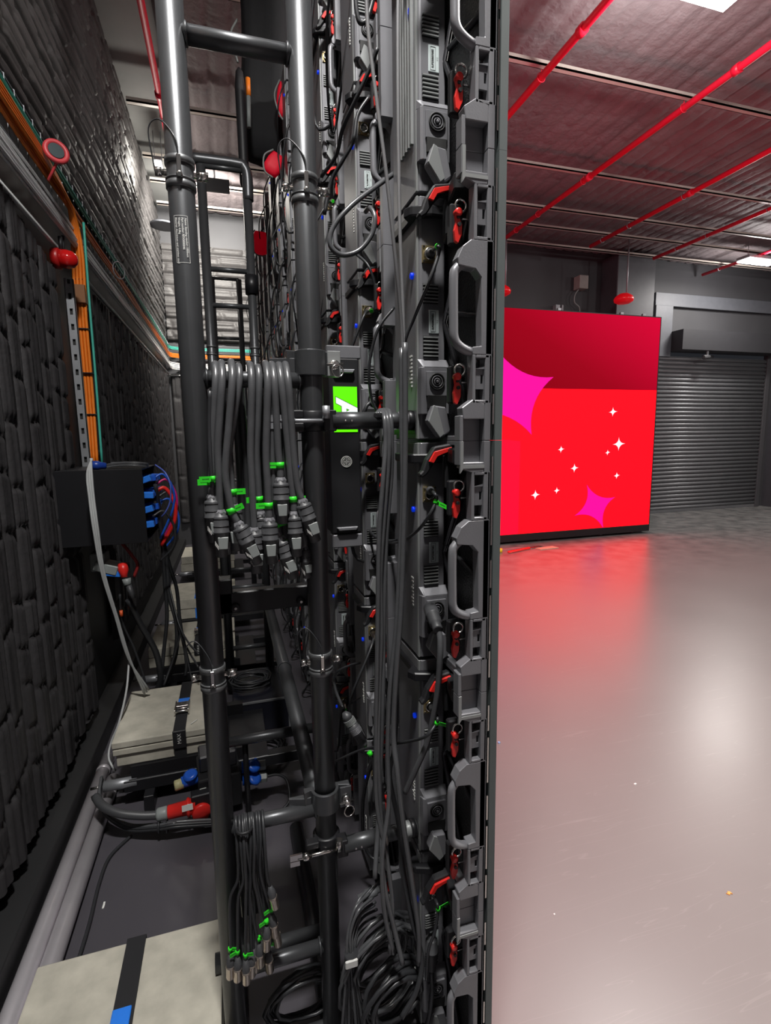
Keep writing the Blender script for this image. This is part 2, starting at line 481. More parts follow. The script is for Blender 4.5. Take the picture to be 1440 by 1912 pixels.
# lamps
lab = ['bright batten lamp on the ceiling just above the frame, near the screen edge', 'small bright batten lamp far off above the roller shutter', 'batten lamp on the ceiling beside the doorway end',
       'batten lamp in the middle of the studio ceiling', 'batten lamp against the far side wall of the studio']
for (lx, ly), s in zip(LAMPS, lab):
    t = thing('ceiling_lamp', s, 'lamp', (lx, ly, 4.41), 0, 'studio batten lamps')
    MB().box((-0.36, -0.12, 0.012), (0.36, 0.12, 0.06)).build('housing', galv_m, t, 0.006)
    MB().box((-0.35, -0.11, 0.0), (0.35, 0.11, 0.012)).build('diffuser', lamp_m, t)
    MB().cyl((-0.25, 0, 0.06), (-0.25, 0, 0.30), 0.005, 6).cyl((0.25, 0, 0.06), (0.25, 0, 0.30), 0.005, 6).build('suspension_wire', galv_m, t)
for (lx, ly, lz), s in (((0.05, 0.22, 4.31), 'batten lamp over the open end of the corridor'), ((FAR_LAMP.x, FAR_LAMP.y, 4.36), 'batten lamp at the far end of the corridor beside the first pole'),):
    t = thing('ceiling_lamp', s, 'lamp', (lx, ly, lz), 0, 'corridor batten lamps')
    k_ = .18 if ly > 3 else 1
    MB().box((-0.20 * k_, -0.10, 0.012), (0.20 * k_, 0.10, 0.05)).build('housing', galv_m, t, 0.006)
    MB().box((-0.19 * k_, -0.09, 0.0), (0.19 * k_, 0.09, 0.012)).build('diffuser', lampc_m, t)
    MB().cyl((-0.2 * k_, 0, 0.05), (-0.2 * k_, 0, 0.33), 0.005, 6).cyl((0.2 * k_, 0, 0.05), (0.2 * k_, 0, 0.33), 0.005, 6).build('suspension_wire', galv_m, t)
t = thing('added_fill_lamp', 'small added lamp under the ceiling turned towards the far corridor wall', 'lamp', (0.02, 6.60, 4.36))  # added fixture to go with the fill light on the far wall
MB().box((-.16, -.03, -.01), (.16, .01, .13)).build('lamp_housing', plas_m, t, 0.005)
MB().cyl((0, -.01, .12), (0, -.01, .38), .01, 8).build('drop_rod', galv_m, t)
# quilted blankets on the corridor wall and the far wall
q = quilt('wall_blanket', (XL + 0.012, 0.3, 0.16), (0, 1, 0), (0, 0, 1), (1, 0, 0), 2.62, 2.36, 0.115, 0.036, (0.10, 0.34), 0.0082, 0.012, quilt_m, 5, 0.55,
          top=lambda U: 2.36 - 0.16 * np.clip((U - 1.5) / 1.1, 0, 1) ** 2)
tag(q, 'tall black quilted sound blanket on the corridor wall before the orange riser', 'blanket', 'sound blankets')
q = quilt('wall_blanket', (XL + 0.012, 3.50, 0.30), (0, 1, 0), (0, 0, 1), (1, 0, 0), 4.45, 2.16, 0.115, 0.034, (0.10, 0.36), 0.0115, 0.018, quilt_m, 8, 0.55)
tag(q, 'black quilted sound blanket on the corridor wall beyond the orange riser', 'blanket', 'sound blankets')
q = quilt('wall_blanket', (XL + 0.012, 0.2, 2.93), (0, 0, 1), (0, 1, 0), (1, 0, 0), 1.74, 7.8, 0.088, 0.040, (0.16, 0.34), 0.011, 0.024, quiltu_m, 12, 0.6)
tag(q, 'grey quilted sound blanket above the cable tray on the corridor wall', 'blanket', 'sound blankets')
q = quilt('wall_blanket', (XL + 0.05, YB - 0.012, 2.96), (0, 0, 1), (1, 0, 0), (0, -1, 0), 1.30, 1.7, 0.15, 0.055, (0.28, 0.5), 0.014, 0.02, quiltu_m, 15, 0.55)
tag(q, 'pale lit puffy blanket above the cables on the far corridor wall', 'blanket', 'sound blankets')
q = quilt('wall_blanket', (XL + 0.05, YB - 0.012, 0.35), (1, 0, 0), (0, 0, 1), (0, -1, 0), 1.25, 2.15, 0.12, 0.05, (0.25, 0.5), 0.014, 0.02, quilt_m, 16, 0.55)
tag(q, 'black blanket below the cables on the far corridor wall', 'blanket', 'sound blankets')
# dark plinth along the corridor wall
struct('baseboard_left', MB().box((XL, YF, 0), (-0.682, YB, 0.10)), wallp_m, 0.003)

# ------------------------------------------------------------------ roller shutter and far wall
m = MB()
y0 = YB - 0.03
z = 0.06
while z < 3.02:
    m.lathe((7.86, y0, z + 0.034), (1, 0, 0), [(0, 0.034), (2.78, 0.034)], 10)
    m.box((7.86, y0 + 0.006, z + 0.066), (10.64, y0 + 0.02, z + 0.078))
    z += 0.078
sh = thing('door_1', 'grey slatted roller shutter closed down to the floor beside the red screen', 'roller shutter', (0, 0, 0))
sh['kind'] = 'structure'
m.build('door_curtain', shut_m, sh)
MB().box((7.86, y0 - 0.03, 0), (10.64, y0 + 0.02, 0.06)).build('door_bottom_rail', shut_m, sh, 0.004)
MB().box((7.77, y0 - 0.05, 0), (7.87, YB, 3.06)).box((10.63, y0 - 0.05, 0), (10.73, YB, 3.42)).build('door_frame', wallr_m, sh, 0.004)
hb = MB().box((8.12, YB - 0.36, 3.10), (10.7, YB, 3.46)).build('shutter_hood', mat('dark_hood', (0.03, 0.03, 0.034), 0.5))
tag(hb, 'dark box housing the rolled shutter above the roller shutter', 'shutter box')
MB().cyl((9.1, YB - 0.45, 3.06), (9.1, YB - 0.05, 3.06), 0.012)
t = thing('shutter_motor', 'small steel motor bracket under the dark shutter box', 'motor', (8.75, YB - 0.30, 2.98))
MB().lathe((-0.05, 0, 0.0), (1, 0.2, 0.1), [(0, 0.03), (0.02, 0.045), (0.16, 0.045), (0.18, 0.02), (0.3, 0.02)], 14).build('motor_body', wallr_m, t)
MB().box((0.02, -0.01, 0.03), (0.06, 0.01, 0.13)).build('bracket', galv_m, t)
tag(MB().box((7.72, YB - 0.10, 3.00), (8.12, YB, 3.92)).box((7.72, YB - 0.08, 3.92), (10.9, YB, 4.15)).build('wall_panel', duct_m, None, 0.004), 'pale grey boarding between the red screen and the shutter box', 'wall panel')
tag(MB().box((10.9, YB - 0.25, 0), (11.3, YB, 4.2)).build('wall_pier', mat('pier_paint', (0.05, 0.05, 0.058), 0.5)), 'dark pier at the far side of the roller shutter', 'pier')
tag(MB().box((6.55, 7.72, 3.35), (7.35, YB - .012, 4.62)).build('air_duct', mat('duct_grey', (0.07, 0.072, 0.08), 0.45, 0.2), None, 0.01), 'square grey duct rising behind the red screen to the ceiling', 'duct')
t = thing('junction_box', 'small pale electrical box on the far wall above the red screen', 'electrical box', tuple(at(1089, 528, Y=8.0)))
MB().box((-0.09, -0.03, -0.10), (0.09, 0.14, 0.12)).build('box_body', mat('beige_box', (0.30, 0.28, 0.26), 0.5), t, 0.006)
MB().tube(smooth_path([(-0.05, 0.05, -0.10), (-0.12, 0.05, -0.2), (-0.12, 0.05, -0.32), (-0.02, 0.05, -0.4), (0, 0.05, -0.55)]), 0.01, 8).build('conduit', gpl_m, t)
tag(MB().box((5.58, 8.06, 3.0), (5.66, YB, 3.80)).box((5.70, 8.06, 3.0), (5.73, YB, 3.80)).build('cable_riser', galv_m), 'short steel cable riser behind the top of the red screen', 'cable riser')

# ------------------------------------------------------------------ the red screen standing in the studio
sx0, sx1, sz0, sz1, sy = 3.10, 6.33, 0.14, 3.28, 6.5
scr = thing('led_screen', 'tall red glowing screen with pink and white stars standing in the studio', 'screen', ((sx0 + sx1) / 2, sy, 0))
ox = (sx0 + sx1) / 2


def lx(p): return (p[0] - ox, p[1] - sy, p[2])


sred = emit('screen_red', (0.95, 0.0, 0.004), 3.2)
spk = emit('screen_pink_red', (0.95, 0.0, 0.014), 2.4)
smag = emit('screen_magenta', (0.93, 0.0, 0.33), 1.1)
swh = emit('screen_white', (0.9, 0.85, 0.95), 1.2)
sdk = bpy.data.materials.new('screen_dark_red'); sdk.use_nodes = True
nt = sdk.node_tree; b = nt.nodes['Principled BSDF']
b.inputs['Base Color'].default_value = (0.01, 0, 0, 1); b.inputs['Roughness'].default_value = 0.6; b.inputs['Specular IOR Level'].default_value = 0.05
tc = nt.nodes.new('ShaderNodeTexCoord'); sp = nt.nodes.new('ShaderNodeSeparateXYZ')
nt.links.new(tc.outputs['Object'], sp.inputs[0])
mu = nt.nodes.new('ShaderNodeMath'); mu.operation = 'MULTIPLY_ADD'; mu.inputs[1].default_value = 0.55
nt.links.new(sp.outputs[0], mu.inputs[0]); nt.links.new(sp.outputs[2], mu.inputs[2])
rp = nt.nodes.new('ShaderNodeValToRGB'); mr = nt.nodes.new('ShaderNodeMapRange')
mr.inputs[1].default_value = 1.9; mr.inputs[2].default_value = 4.1
nt.links.new(mu.outputs[0], mr.inputs[0]); nt.links.new(mr.outputs[0], rp.inputs[0])
e = rp.color_ramp.elements
e[0].position = 0.0; e[0].color = (0.27, 0.0, 0.006, 1); e[1].position = 1.0; e[1].color = (0.70, 0.0, 0.035, 1)
x = e.new(0.35); x.color = (0.34, 0.0, 0.010, 1)
nt.links.new(rp.outputs[0], b.inputs['Emission Color']); b.inputs['Emission Strength'].default_value = 1.0
zsp = 2.215
d = MB()
d.add([lx((sx0, sy, sz0)), lx((sx1, sy, sz0)), lx((sx1, sy, zsp)), lx((sx0, sy, zsp))], [(0, 1, 2, 3)], 0)
d.add([lx((sx0, sy, zsp)), lx((sx1, sy, zsp)), lx((sx1, sy, sz1)), lx((sx0, sy, sz1))], [(0, 1, 2, 3)], 1)
pz = [at(x, y, Y=sy) for x, y in ((965, 835), (966, 1000))]
d.add([lx((sx0, sy - 0.001, 0.142)), lx((3.98, sy - 0.001, 0.142)), lx((3.98, sy - 0.001, 1.48)), lx((3.60, sy - 0.001, 1.52)), lx((sx0, sy - 0.001, 1.5))], [(0, 1, 2, 3, 4)], 2)


def star4(c, tips, k=0.30, n=10):
    """four points joined by curves that bend towards the centre"""
    out = []
    for i in range(4):
        a, b = Vector(tips[i]), Vector(tips[(i + 1) % 4]); m_ = c + ((a + b) / 2 - c) * k
        for j in range(n):
            t = j / n
            out.append((1 - t) ** 2 * a + 2 * t * (1 - t) * m_ + t * t * b)
    return out


def star_px(cx, cy, tips, k, mi, off):
    c = at(cx, cy, Y=sy - off); p = star4(c, [at(x, y, Y=sy - off) for x, y in tips], k)
    p = [Vector(lx(q)) for q in p]; cc = Vector(lx(c)); n = len(p)
    d.add([cc] + p, [(0, (i + 1) % n + 1, i + 1) for i in range(n)], mi)


star_px(962, 735, [(926, 650), (1034, 704), (993, 812), (865, 770)], 0.42, 3, 0.002)
star_px(1112, 944, [(1096, 905), (1149, 928), (1127, 987), (1073, 963)], 0.28, 3, 0.002)
for cx, cy, s in ((1145, 769, 9), (1156, 829, 13), (1048, 839, 7), (1135, 845, 5.5), (1073, 874, 8.5), (1152, 888, 6.5), (1040, 916, 6.5), (1000, 924, 9.5)):
    star_px(cx, cy, [(cx, cy - s), (cx + s * 0.92, cy - 1), (cx - 1, cy + s), (cx - s * 0.92, cy + 1)], 0.10, 4, 0.003)
d.build('display', [sred, sdk, spk, smag, swh], scr)
MB().box(lx((sx0, sy + 0.003, sz0)), lx((sx1, sy + 0.09, sz1))).box(lx((sx1, sy - 0.004, sz0)), lx((sx1 + 0.012, sy + 0.09, sz1))).box(lx((sx0, sy - 0.004, sz1)), lx((sx1 + 0.012, sy + 0.09, sz1 + 0.012))).build('cabinet', plas_m, scr)
MB().box(lx((sx0, sy - 0.02, 0.035)), lx((sx1, sy + 0.4, sz0))).build('plinth', blk_m, scr, 0.004)
for x in (3.4, 4.4, 5.5, 6.1):
    MB().cyl(lx((x, sy + 0.1, 0)), lx((x, sy + 0.1, 0.035)), 0.03, 12).build('foot', galv_m, scr)
for x in (4.55, 5.62, 6.02):
    MB().box(lx((x, sy + 0.02, sz1)), lx((x + 0.05, sy + 0.06, sz1 + 0.05))).build('lifting_lug', galv_m, scr)
# red round heads hanging over the screen
for (px, py), s in (((935, 541), 'red bell-shaped head hanging beside the edge of the screen wall'), ((1165, 556), 'wide red bell-shaped head hanging over the top of the red screen')):
    p = at(px, py, Y=7.3)
    t = thing('siren_beacon', s, 'beacon', tuple(p), 0, 'red heads over the screen')
    MB().lathe((0, 0, -0.09), (0, 0, 1), [(0, 0.02), (0.004, 0.10), (0.03, 0.145), (0.07, 0.155), (0.11, 0.13), (0.15, 0.07), (0.16, 0.02)], 24).build('lens', mat('red_lens', (0.75, 0.012, 0.015), 0.3, emis=((0.9, 0.0, 0.01), 0.25)) if 'red_lens' not in MATS else MATS['red_lens'], t)
    MB().cyl((0.14, 0.1, 0.02), (0.14, 0.1, 0.95), 0.012, 8).cyl((0.0, 0.1, 0.06), (0.14, 0.1, 0.06), 0.01, 8).build('drop_rod', galv_m, t)

# tools and scraps lying on the studio floor
def scrap(name, label, cat, px, py, m_, poly, h=0.004, Z=0.0, rz=0.0):
    p = at(px, py, Z=Z)
    o = MB().prism(poly, 'z', 0, h).build(name, m_); o.location = p; o.rotation_euler = (0, 0, rz)
    return tag(o, label, cat)


scrap('dry_leaf', 'tiny curled orange leaf lying on the grey studio floor', 'leaf', 1363, 1672, mat('leaf_orange', (0.75, 0.33, 0.08), 0.7), [(0, 0), (0.008, 0.004), (0.013, 0.0), (0.012, 0.009), (0.005, 0.013), (0.0, 0.008), (-0.006, 0.009)], 0.003)
scrap('paper_scrap', 'tiny blue scrap on the floor close to the screen wall edge', 'scrap', 931, 1389, mat('scrap_blue', (0.25, 0.4, 0.65), 0.6), [(0, 0), (0.012, 0.002), (0.010, 0.012), (0.001, 0.010)], 0.006)
scrap('paper_scrap', 'tiny cream scrap in the middle of the studio floor', 'scrap', 1186, 1466, white_m, [(0, 0), (0.012, 0.003), (0.010, 0.009), (-0.002, 0.006)], 0.003)
scrap('paper_scrap', 'tiny white scrap on the studio floor below the middle', 'scrap', 1035, 1709, white_m, [(0, 0), (0.005, 0.001), (0.004, 0.005), (0, 0.004)], 0.002)
p = at(985, 1031, Z=0)
t = thing('folding_knife', 'open red-handled hand tool on the floor before the red screen', 'tool', (p.x - 0.05, p.y + 0.1, 0), 0.4)
MB().prism([(-0.25, 0), (0.20, -0.03), (0.24, 0.02), (-0.2, 0.06)], 'z', 0, 0.02).build('handle', red_m, t, 0.003)
MB().prism([(0.20, -0.03), (0.48, -0.05), (0.42, 0.0), (0.22, 0.02)], 'z', 0.004, 0.012).build('blade', chr_m, t)
t = thing('steel_rule', 'pale steel rule lying on the floor before the red screen', 'rule', (at(945, 1026, Z=0).x, at(945, 1026, Z=0).y, 0), 0.2)
MB().box((-0.25, -0.03, 0), (0.25, 0.03, 0.004)).build('rule_blade', galv_m, t)
t = thing('tape_roll', 'small yellow tape roll on the floor at the screen edge', 'tape', (at(934, 1031, Z=0).x, at(934, 1031, Z=0).y, 0))
MB().lathe((0, 0, 0), (0, 0, 1), [(0, 0.03), (0.05, 0.03)], 20).build('roll', mat('yellow_tape', (0.8, 0.6, 0.02), 0.5), t)
scrap('cardboard_offcut', 'small tan offcut beside the red hand tool', 'offcut', 1010, 1027, mat('tan_card', (0.6, 0.35, 0.25), 0.7), [(0, 0), (0.3, 0.02), (0.28, 0.14), (-0.02, 0.10)], 0.01)

# ================================================================== THE SCREEN WALL SEEN FROM BEHIND
WX, WY, WZ, PS = 0.40, 0.87, 0.043, 0.5      # back plane, open end, underside, panel size
wall_disp = emit('wall_display_red', (0.85, 0.03, 0.13), 1.25)
mesh_m = mat('honeycomb_black', (0.016, 0.016, 0.018), 0.35, 0.2, bump=(260, 0.8, 0.004))


def ring(mb, c, R, r, mi=0, ax=(0, -1, 0)):
    mb.torus(c, ax, R, r, 22, 6, mi)


def panel(level, ribbed=False):
    """level 2: all details; 1: the parts one can still tell apart; 0: far away"""
    t = thing('screen_cabinet', 'x', 'screen cabinet')
    MB().box((.079, .0005, .0002), (.094, .4995, .4998)).build('module_tray', edge_m, t)
    MB().add([(.0942, .004, .003), (.0942, .496, .003), (.0942, .496, .497), (.0942, .004, .497)], [(0, 1, 2, 3)]).build('display', wall_disp, t)
    # edge frame with its windows
    y0, y1 = 0.002, 0.026
    m = MB()
    m.box((.058, y0, 0), (.071, y1, .5))
    m.box((.008, y0, 0), (.015, y1, .046)).box((.008, y0, .455), (.015, y1, .5))
    m.prism([(.015, .040), (.058, .040), (.058, .068), (.034, .075), (.012, .060)], 'y', y0, y1)
    m.prism([(.015, .460), (.058, .460), (.058, .442), (.036, .440), (.012, .450)], 'y', y0, y1)
    for za, zb in ((.068, .155), (.350, .442)):
        m.box((.033, y0, za), (.039, y1, zb)).box((.066, y0, za), (.072, y1, zb))
        m.box((.039, y0, za), (.066, y1, za + .006)).box((.039, y0, zb - .006), (.066, y1, zb))
        m.box((.039, y0 + .030, za), (.066, y0 + .034, zb))
    m.prism([(.033, .155), (.072, .155), (.072, .35), (.028, .35), (.012, .338), (.002, .318), (.004, .306), (.036, .302), (.048, .288), (.050, .17), (.033, .168)], 'y', y0, y1)
    m.box((.015, y0 + .018, 0), (.058, y0 + .022, .046)).box((.015, y0 + .018, .455), (.058, y0 + .022, .5))
    m.box((.040, .45, 0), (.071, .498, .5)).box((.010, .474, .30), (.071, .498, .5)).box((.010, .474, 0), (.071, .498, .16))
    m.box((.050, .026, 0), (.071, .474, .010)).box((.050, .026, .490), (.071, .474, .5))
    m.build('side_frame', pan_m, t, 0.0012 if level == 2 else 0)
    # corner pocket ledges; the light on them is put into a paler grey
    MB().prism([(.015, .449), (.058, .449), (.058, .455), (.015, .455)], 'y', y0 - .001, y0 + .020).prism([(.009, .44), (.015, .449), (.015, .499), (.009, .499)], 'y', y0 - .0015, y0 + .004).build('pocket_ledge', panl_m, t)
    MB().box((.064, .03, .01), (.079, .47, .49)).build('back_plate', mesh_m, t)
    m = MB()
    m.tube([(.062, .05, .02), (.058, .19, .25), (.062, .05, .47)], .006, 6).tube([(.062, .45, .02), (.058, .30, .25), (.062, .45, .47)], .006, 6)
    m.tube([(.060, .03, .23), (.060, .19, .27)], .005, 6)
    if level: m.build('stiffening_rib', pand_m, t)
    if level:
        m = MB()
        for z0_, z1_ in ((.03, .085), (.10, .20), (.215, .27), (.30, .40), (.415, .47)):
            m.box((.0735, .001, z0_), (.0765, .004, z1_))
        m.build('edge_rod', chr_m if level == 2 else panl_m, t)
    # locking plates in the two windows and the latches beside them
    for i, zc in enumerate((.112, .396)):
        m = MB()
        m.box((.039, y0 + .007, zc - .018), (.052, y0 + .011, zc + .018)).box((.057, y0 + .007, zc - .018), (.066, y0 + .011, zc + .018))
        m.box((.052, y0 + .007, zc - .018), (.057, y0 + .011, zc - .008)).box((.052, y0 + .007, zc + .008), (.057, y0 + .011, zc + .018))
        m.prism([(.039, zc + .018), (.066, zc + .024), (.066, zc + .018)], 'y', y0 + .004, y0 + .011)
        if level: m.build('locking_plate', pan_m, t)
        z = zc - .012
        if level:
            m = MB()
            m.box((.006, .044, z - .030), (.032, .060, z + .040))
            m.build('latch_housing', plas_m, t, 0.003)
        m = MB()
        m.prism([(.009, z - .030), (.015, z - .033), (.022, z - .018), (.0225, z + .000), (.018, z + .008), (.0185, z + .016), (.013, z + .019), (.009, z + .013), (.011, z + .004), (.007, z - .012)], 'y', .028, .036)
        if level: m.lathe((.014, .036, z + .018), (0, -1, 0), [(0, .007), (.013, .007), (.014, .004)], 12)
        h = m.build('latch', red_m, t, 0.001 if level == 2 else 0)
        if level == 2:
            mb = MB(); ring(mb, (.020, .030, z + .030), .0105, .0022); mb.box((.022, .026, z + .006), (.036, .030, z + .0085)).build('latch_ring', chr_m, t)
            MB().cyl((.016, .024, z - .002), (.016, .037, z - .002), .0035, 8).cyl((.014, .024, z + .010), (.014, .037, z + .010), .0028, 8).build('latch_pin', ink_m, h)
    if level:
        # carrying handle at the edge
        MB().tube(smooth_path([(.052, .014, .160), (.034, .012, .160), (.012, .010, .168), (.000, .010, .182), (-.002, .010, .21), (-.002, .010, .285), (.004, .012, .302), (.018, .014, .312)], 5), .0085, 10).build('handle', pan_m, t)
    # spine with power supply
    m = MB()
    m.prism([(-.004, .34), (-.004, .202), (.000, .192), (.004, .188), (.058, .188), (.058, .34)], 'z', .004, .496)
    m.prism([(-.004, .188), (-.001, .176), (.004, .172), (.062, .172), (.062, .19), (-.004, .19)], 'z', .056, .155)
    m.add([(.004, .172, .155), (.062, .172, .155), (.062, .188, .172), (.004, .188, .172), (-.004, .19, .155), (-.004, .19, .172)], [(0, 1, 2, 3), (0, 3, 5, 4)])
    sp_ = m.build('power_box', pan_m if level < 2 else pan_m, t, 0.0025 if level == 2 else 0)
    MB().box((-.0046, .190, .004), (.0005, .200, .496)).build('spine_edge_highlight', panl_m, sp_, 0.001)  # paler strip paints the highlight along the spine
    for za, zb in ((.176, .220), (.286, .326)):
        m = MB().box((.008, .1865, za), (.042, .1885, zb), 1)
        k = 6
        for j in range(k):
            z = za + .002 + (zb - za - .006) * j / (k - 1)
            m.box((.008, .183, z), (.042, .187, z + .0026), 0)
        if level: m.build('vent_grille', [panl_m, ink_m], sp_)
    l = MB().box((.021, .1862, .226), (.044, .188, .274)).build('serial_label', lbl_m, t, 0.001)
    if level == 2:
        mb = MB(); s = .0062
        text_mb(mb, 'ILP23B07082', s, (.030, .1860, .250), (0, 0, 1), (-1, 0, 0), (0, -1, 0), bold=.0002)
        text_mb(mb, 'V.2', .005, (.040, .1860, .250), (0, 0, 1), (-1, 0, 0), (0, -1, 0))
        for a, b_ in (((.025, .229), (.0256, .271)), ((.0356, .229), (.0362, .271)), ((.025, .229), (.0362, .2296)), ((.025, .2704), (.0362, .271))):
            mb.box((a[0], .1858, a[1]), (b_[0], .1861, b_[1]))
        mb.build('serial_text', ink_m, l)
        # power inlet
        m = MB().box((.008, .167, .095), (.054, .172, .145), 0)
        m.lathe((.031, .167, .124), (0, -1, 0), [(0, .0175), (.004, .0175), (.004, .015), (.001, .015)], 24, 1)
        m.torus((.031, .164, .124), (0, -1, 0), .0115, .0014, 22, 6, 0).torus((.031, .164, .124), (0, -1, 0), .0065, .0014, 18, 6, 0).cyl((.031, .166, .124), (.031, .160, .124), .003, 10, 0)
        m.box((.010, .1655, .068), (.052, .171, .096), 1)
        m.build('power_inlet', [pan_m, ink_m], t, 0.0008)
        # data socket
        m = MB().box((.006, .184, .366), (.036, .188, .400), 0)
        for a in (.009, .033):
            for b_ in (.369, .397): m.cyl((a, .182, b_), (a, .185, b_), .0022, 8, 1)
        m.lathe((.021, .184, .383), (0, -1, 0), [(0, .012), (.006, .012), (.006, .009), (.001, .009)], 18, 1)
        m.build('data_socket', [gold_m, chr_m], t)
        # red tipped locking lever and its arm over the spine
        MB().prism([(-.028, .432), (-.020, .440), (-.012, .462), (.006, .488), (.042, .494), (.048, .484), (.040, .470), (.020, .470), (.004, .452), (-.010, .432), (-.022, .424)], 'y', .118, .136).build('lever_arm', plas_m, t, 0.003)
        MB().prism([(-.008, .458), (.004, .478), (.020, .482), (.042, .487), (.043, .480), (.022, .473), (.010, .468), (.002, .455)], 'y', .1120, .118).build('lever_tip', red_m, t, 0.0008)
        MB().prism([(-.012, .33), (-.012, .22), (-.030, .20), (-.020, .18), (.02, .165), (.05, .165), (.05, .18), (.02, .185), (.0, .20), (.0, .33)], 'z', .452, .472).build('clamp_arm', blk_m, t, 0.003)
        # angular foot of the spine just above the joint
        MB().prism([(.004, .040), (.016, .074), (.046, .070), (.056, .020), (.040, .008), (.030, .006)], 'y', .150, .172).build('spine_foot', pan_m, t, 0.003)
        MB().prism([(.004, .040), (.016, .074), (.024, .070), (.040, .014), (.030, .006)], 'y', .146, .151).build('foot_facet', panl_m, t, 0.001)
        MB().prism([(.030, .12), (.060, .12), (.060, .17), (.045, .17)], 'z', .40, .47).prism([(.020, .06), (.064, .05), (.064, .12), (.04, .14)], 'z', .455, .485).build('joint_block', plas_m, t, 0.003)
    if level:
        k = MB(); k.lathe((-.004, .215, .347), (-1, 0, 0), [(0, .0065), (.005, .0065), (.006, .004)], 12)
        k.build('indicator_knob', knob_m, t)
    if ribbed:
        m = MB()
        for j in range(5): m.box((-.010, .206 + .016 * j, .10), (-.004, .214 + .016 * j, .49))
        m.build('heat_sink_ribs', panl_m, t)
    if level == 2 and not ribbed:
        m = MB()
        for j in range(9): m.box((-.0055, .222, .118 + j * .008), (-.004, .228 + .004 * (j % 3), .122 + j * .008))
        m.build('printed_marking', white_m, t)
    return t


P2 = panel(2); P2r = panel(2, True); P1 = panel(1); P0 = panel(0)
used = set()
NC, NR = 13, 7
for c in range(NC):
    for r in range(NR):
        proto = (P2r if (c == 0 and r >= 4) else P2) if c < 3 else P1 if c < 7 else P0
        o = proto if proto.name not in used else copy_tree(proto)
        used.add(proto.name)
        o.location = (WX, WY + c * PS, WZ + r * PS)
        o['label'] = 'grey screen cabinet rear, %s column from open end, %s row from floor' % (ordinal(c), ordinal(r))
        o['group'] = 'cabinets of the screen wall'
# ground rail that carries the wall
tag(MB().box((WX + .03, WY, 0.0), (WX + .09, WY + NC * PS, 0.041)).build('ground_rail', blk_m, None, 0.003), 'black ground rail under the screen wall', 'rail')


# ------------------------------------------------------------------ cables on the back of the screen wall
def cable(name, label, pts, r, m_, group=None, cat='cable', k=6, n=8):
    o = MB().tube(smooth_path(pts, k), r, n).build(name, m_)
    return tag(o, label, cat, group)


def connector(mb_len, org, ax, scale=1.0):
    """round power plug: gland, ribbed grip, collar, barrel, nose"""
    pr = [(0, .006), (.004, .0085), (.010, .0095), (.011, .0125), (.014, .0135), (.040, .0135), (.041, .0145), (.043, .0145), (.044, .0125), (.070, .0125), (.071, .0095), (.088, .0095), (.090, .007)]
    return MB().lathe(org, ax, [(a * scale * mb_len, b * scale) for a, b in pr], 18)


def tag_flag(parent, c, ax, w=.022, h=.008, side=(1, 0, 0), r=.006):
    """green tape wrapped round a cable with a flag standing off"""
    c, ax, side = Vector(c), Vector(ax).normalized(), Vector(side).normalized()
    side = (side - ax * side.dot(ax)).normalized(); nn = ax.cross(side)
    m = MB().lathe(c - ax * h / 2, ax, [(0, r), (h, r)], 12)
    q = [c - ax * h / 2 + side * r * .6, c - ax * h / 2 + side * w, c + ax * h / 2 + side * w, c + ax * h / 2 + side * r * .6]
    vs = [p + nn * .0004 for p in q] + [p - nn * .0004 for p in q]
    m.add(vs, [(0, 1, 2, 3), (7, 6, 5, 4), (0, 4, 5, 1), (1, 5, 6, 2), (2, 6, 7, 3)])
    f = m.build('green_tag', tag_m, parent)
    m = MB()
    for s in (1, -1):
        a = c + side * w * .45
        for j in range(6):
            b_ = a + side * (j * .0022 - .004)
            m.add([b_ - ax * .001 + nn * s * .0006, b_ + side * .0014 - ax * .001 + nn * s * .0006, b_ + side * .0014 + ax * .001 + nn * s * .0006, b_ + ax * .001 + nn * s * .0006], [(0, 1, 2, 3)])
    m.build('tag_print', ink_m, f)
    return f


# data links from the socket of each near panel, drooping to the next column
def Pp(l): return [at(x, y, Y=Y) for x, y, Y in l]


links = [
    ('thin data cable from the brass socket high on the wall edge, tagged with green tape', [(806, 471, 1.05), (817, 460, .965), (819, 474, .965), (800, 530, .965), (775, 590, 1.02), (756, 640, 1.04), (752, 700, 1.05)], (818, 463, .965), (1, 0, -.05), .005),
    ('thin data cable with angled green flag sweeping from the socket below screen mid height', [(806, 916, 1.04), (812, 922, .965), (815, 934, .965), (800, 965, .965), (775, 995, 1.03), (745, 1012, 1.2), (715, 1010, 1.5), (686, 985, 1.6)], (815, 936, .965), (1, 0, -.75), .032),
    ('thin data cable with green flag curving low towards the second pole', [(810, 1325, 1.04), (817, 1340, .965), (814, 1352, .965), (795, 1375, .965), (760, 1385, 1.05), (715, 1392, 1.15), (670, 1402, 1.25), (628, 1421, 1.35)], (815, 1350, .965), (1, 0, -.85), .032),
    ('thin data cable with raised green flag near the foot of the wall', [(808, 1670, 1.04), (816, 1686, .965), (818, 1700, .965), (812, 1740, .965), (800, 1775, .965), (796, 1830, .965)], (818, 1698, .965), (1, 0, .9), .032)]
for lab_, pts, tg, sd, w in links:
    t = thing('data_cable', lab_, 'cable', (0, 0, 0), 0, 'data links at the wall edge')
    P = smooth_path(Pp(pts), 7)
    MB().tube(P, .0035, 8).build('jacket', rub_m, t)
    a, b_ = P[0], P[8]
    MB().lathe(a + Vector((0, .01, 0)), (b_ - a), [(0, .009), (.012, .0095), (.018, .007), (.030, .0055), (.034, .004)], 12).build('plug', plasl_m, t)
    c = at(*tg[:2], Y=tg[2]); i = min(range(len(P)), key=lambda q: (P[q] - c).length); i = max(1, min(i, len(P) - 2))
    tag_flag(t, P[i], P[i + 1] - P[i - 1], w, .009, sd, .005)

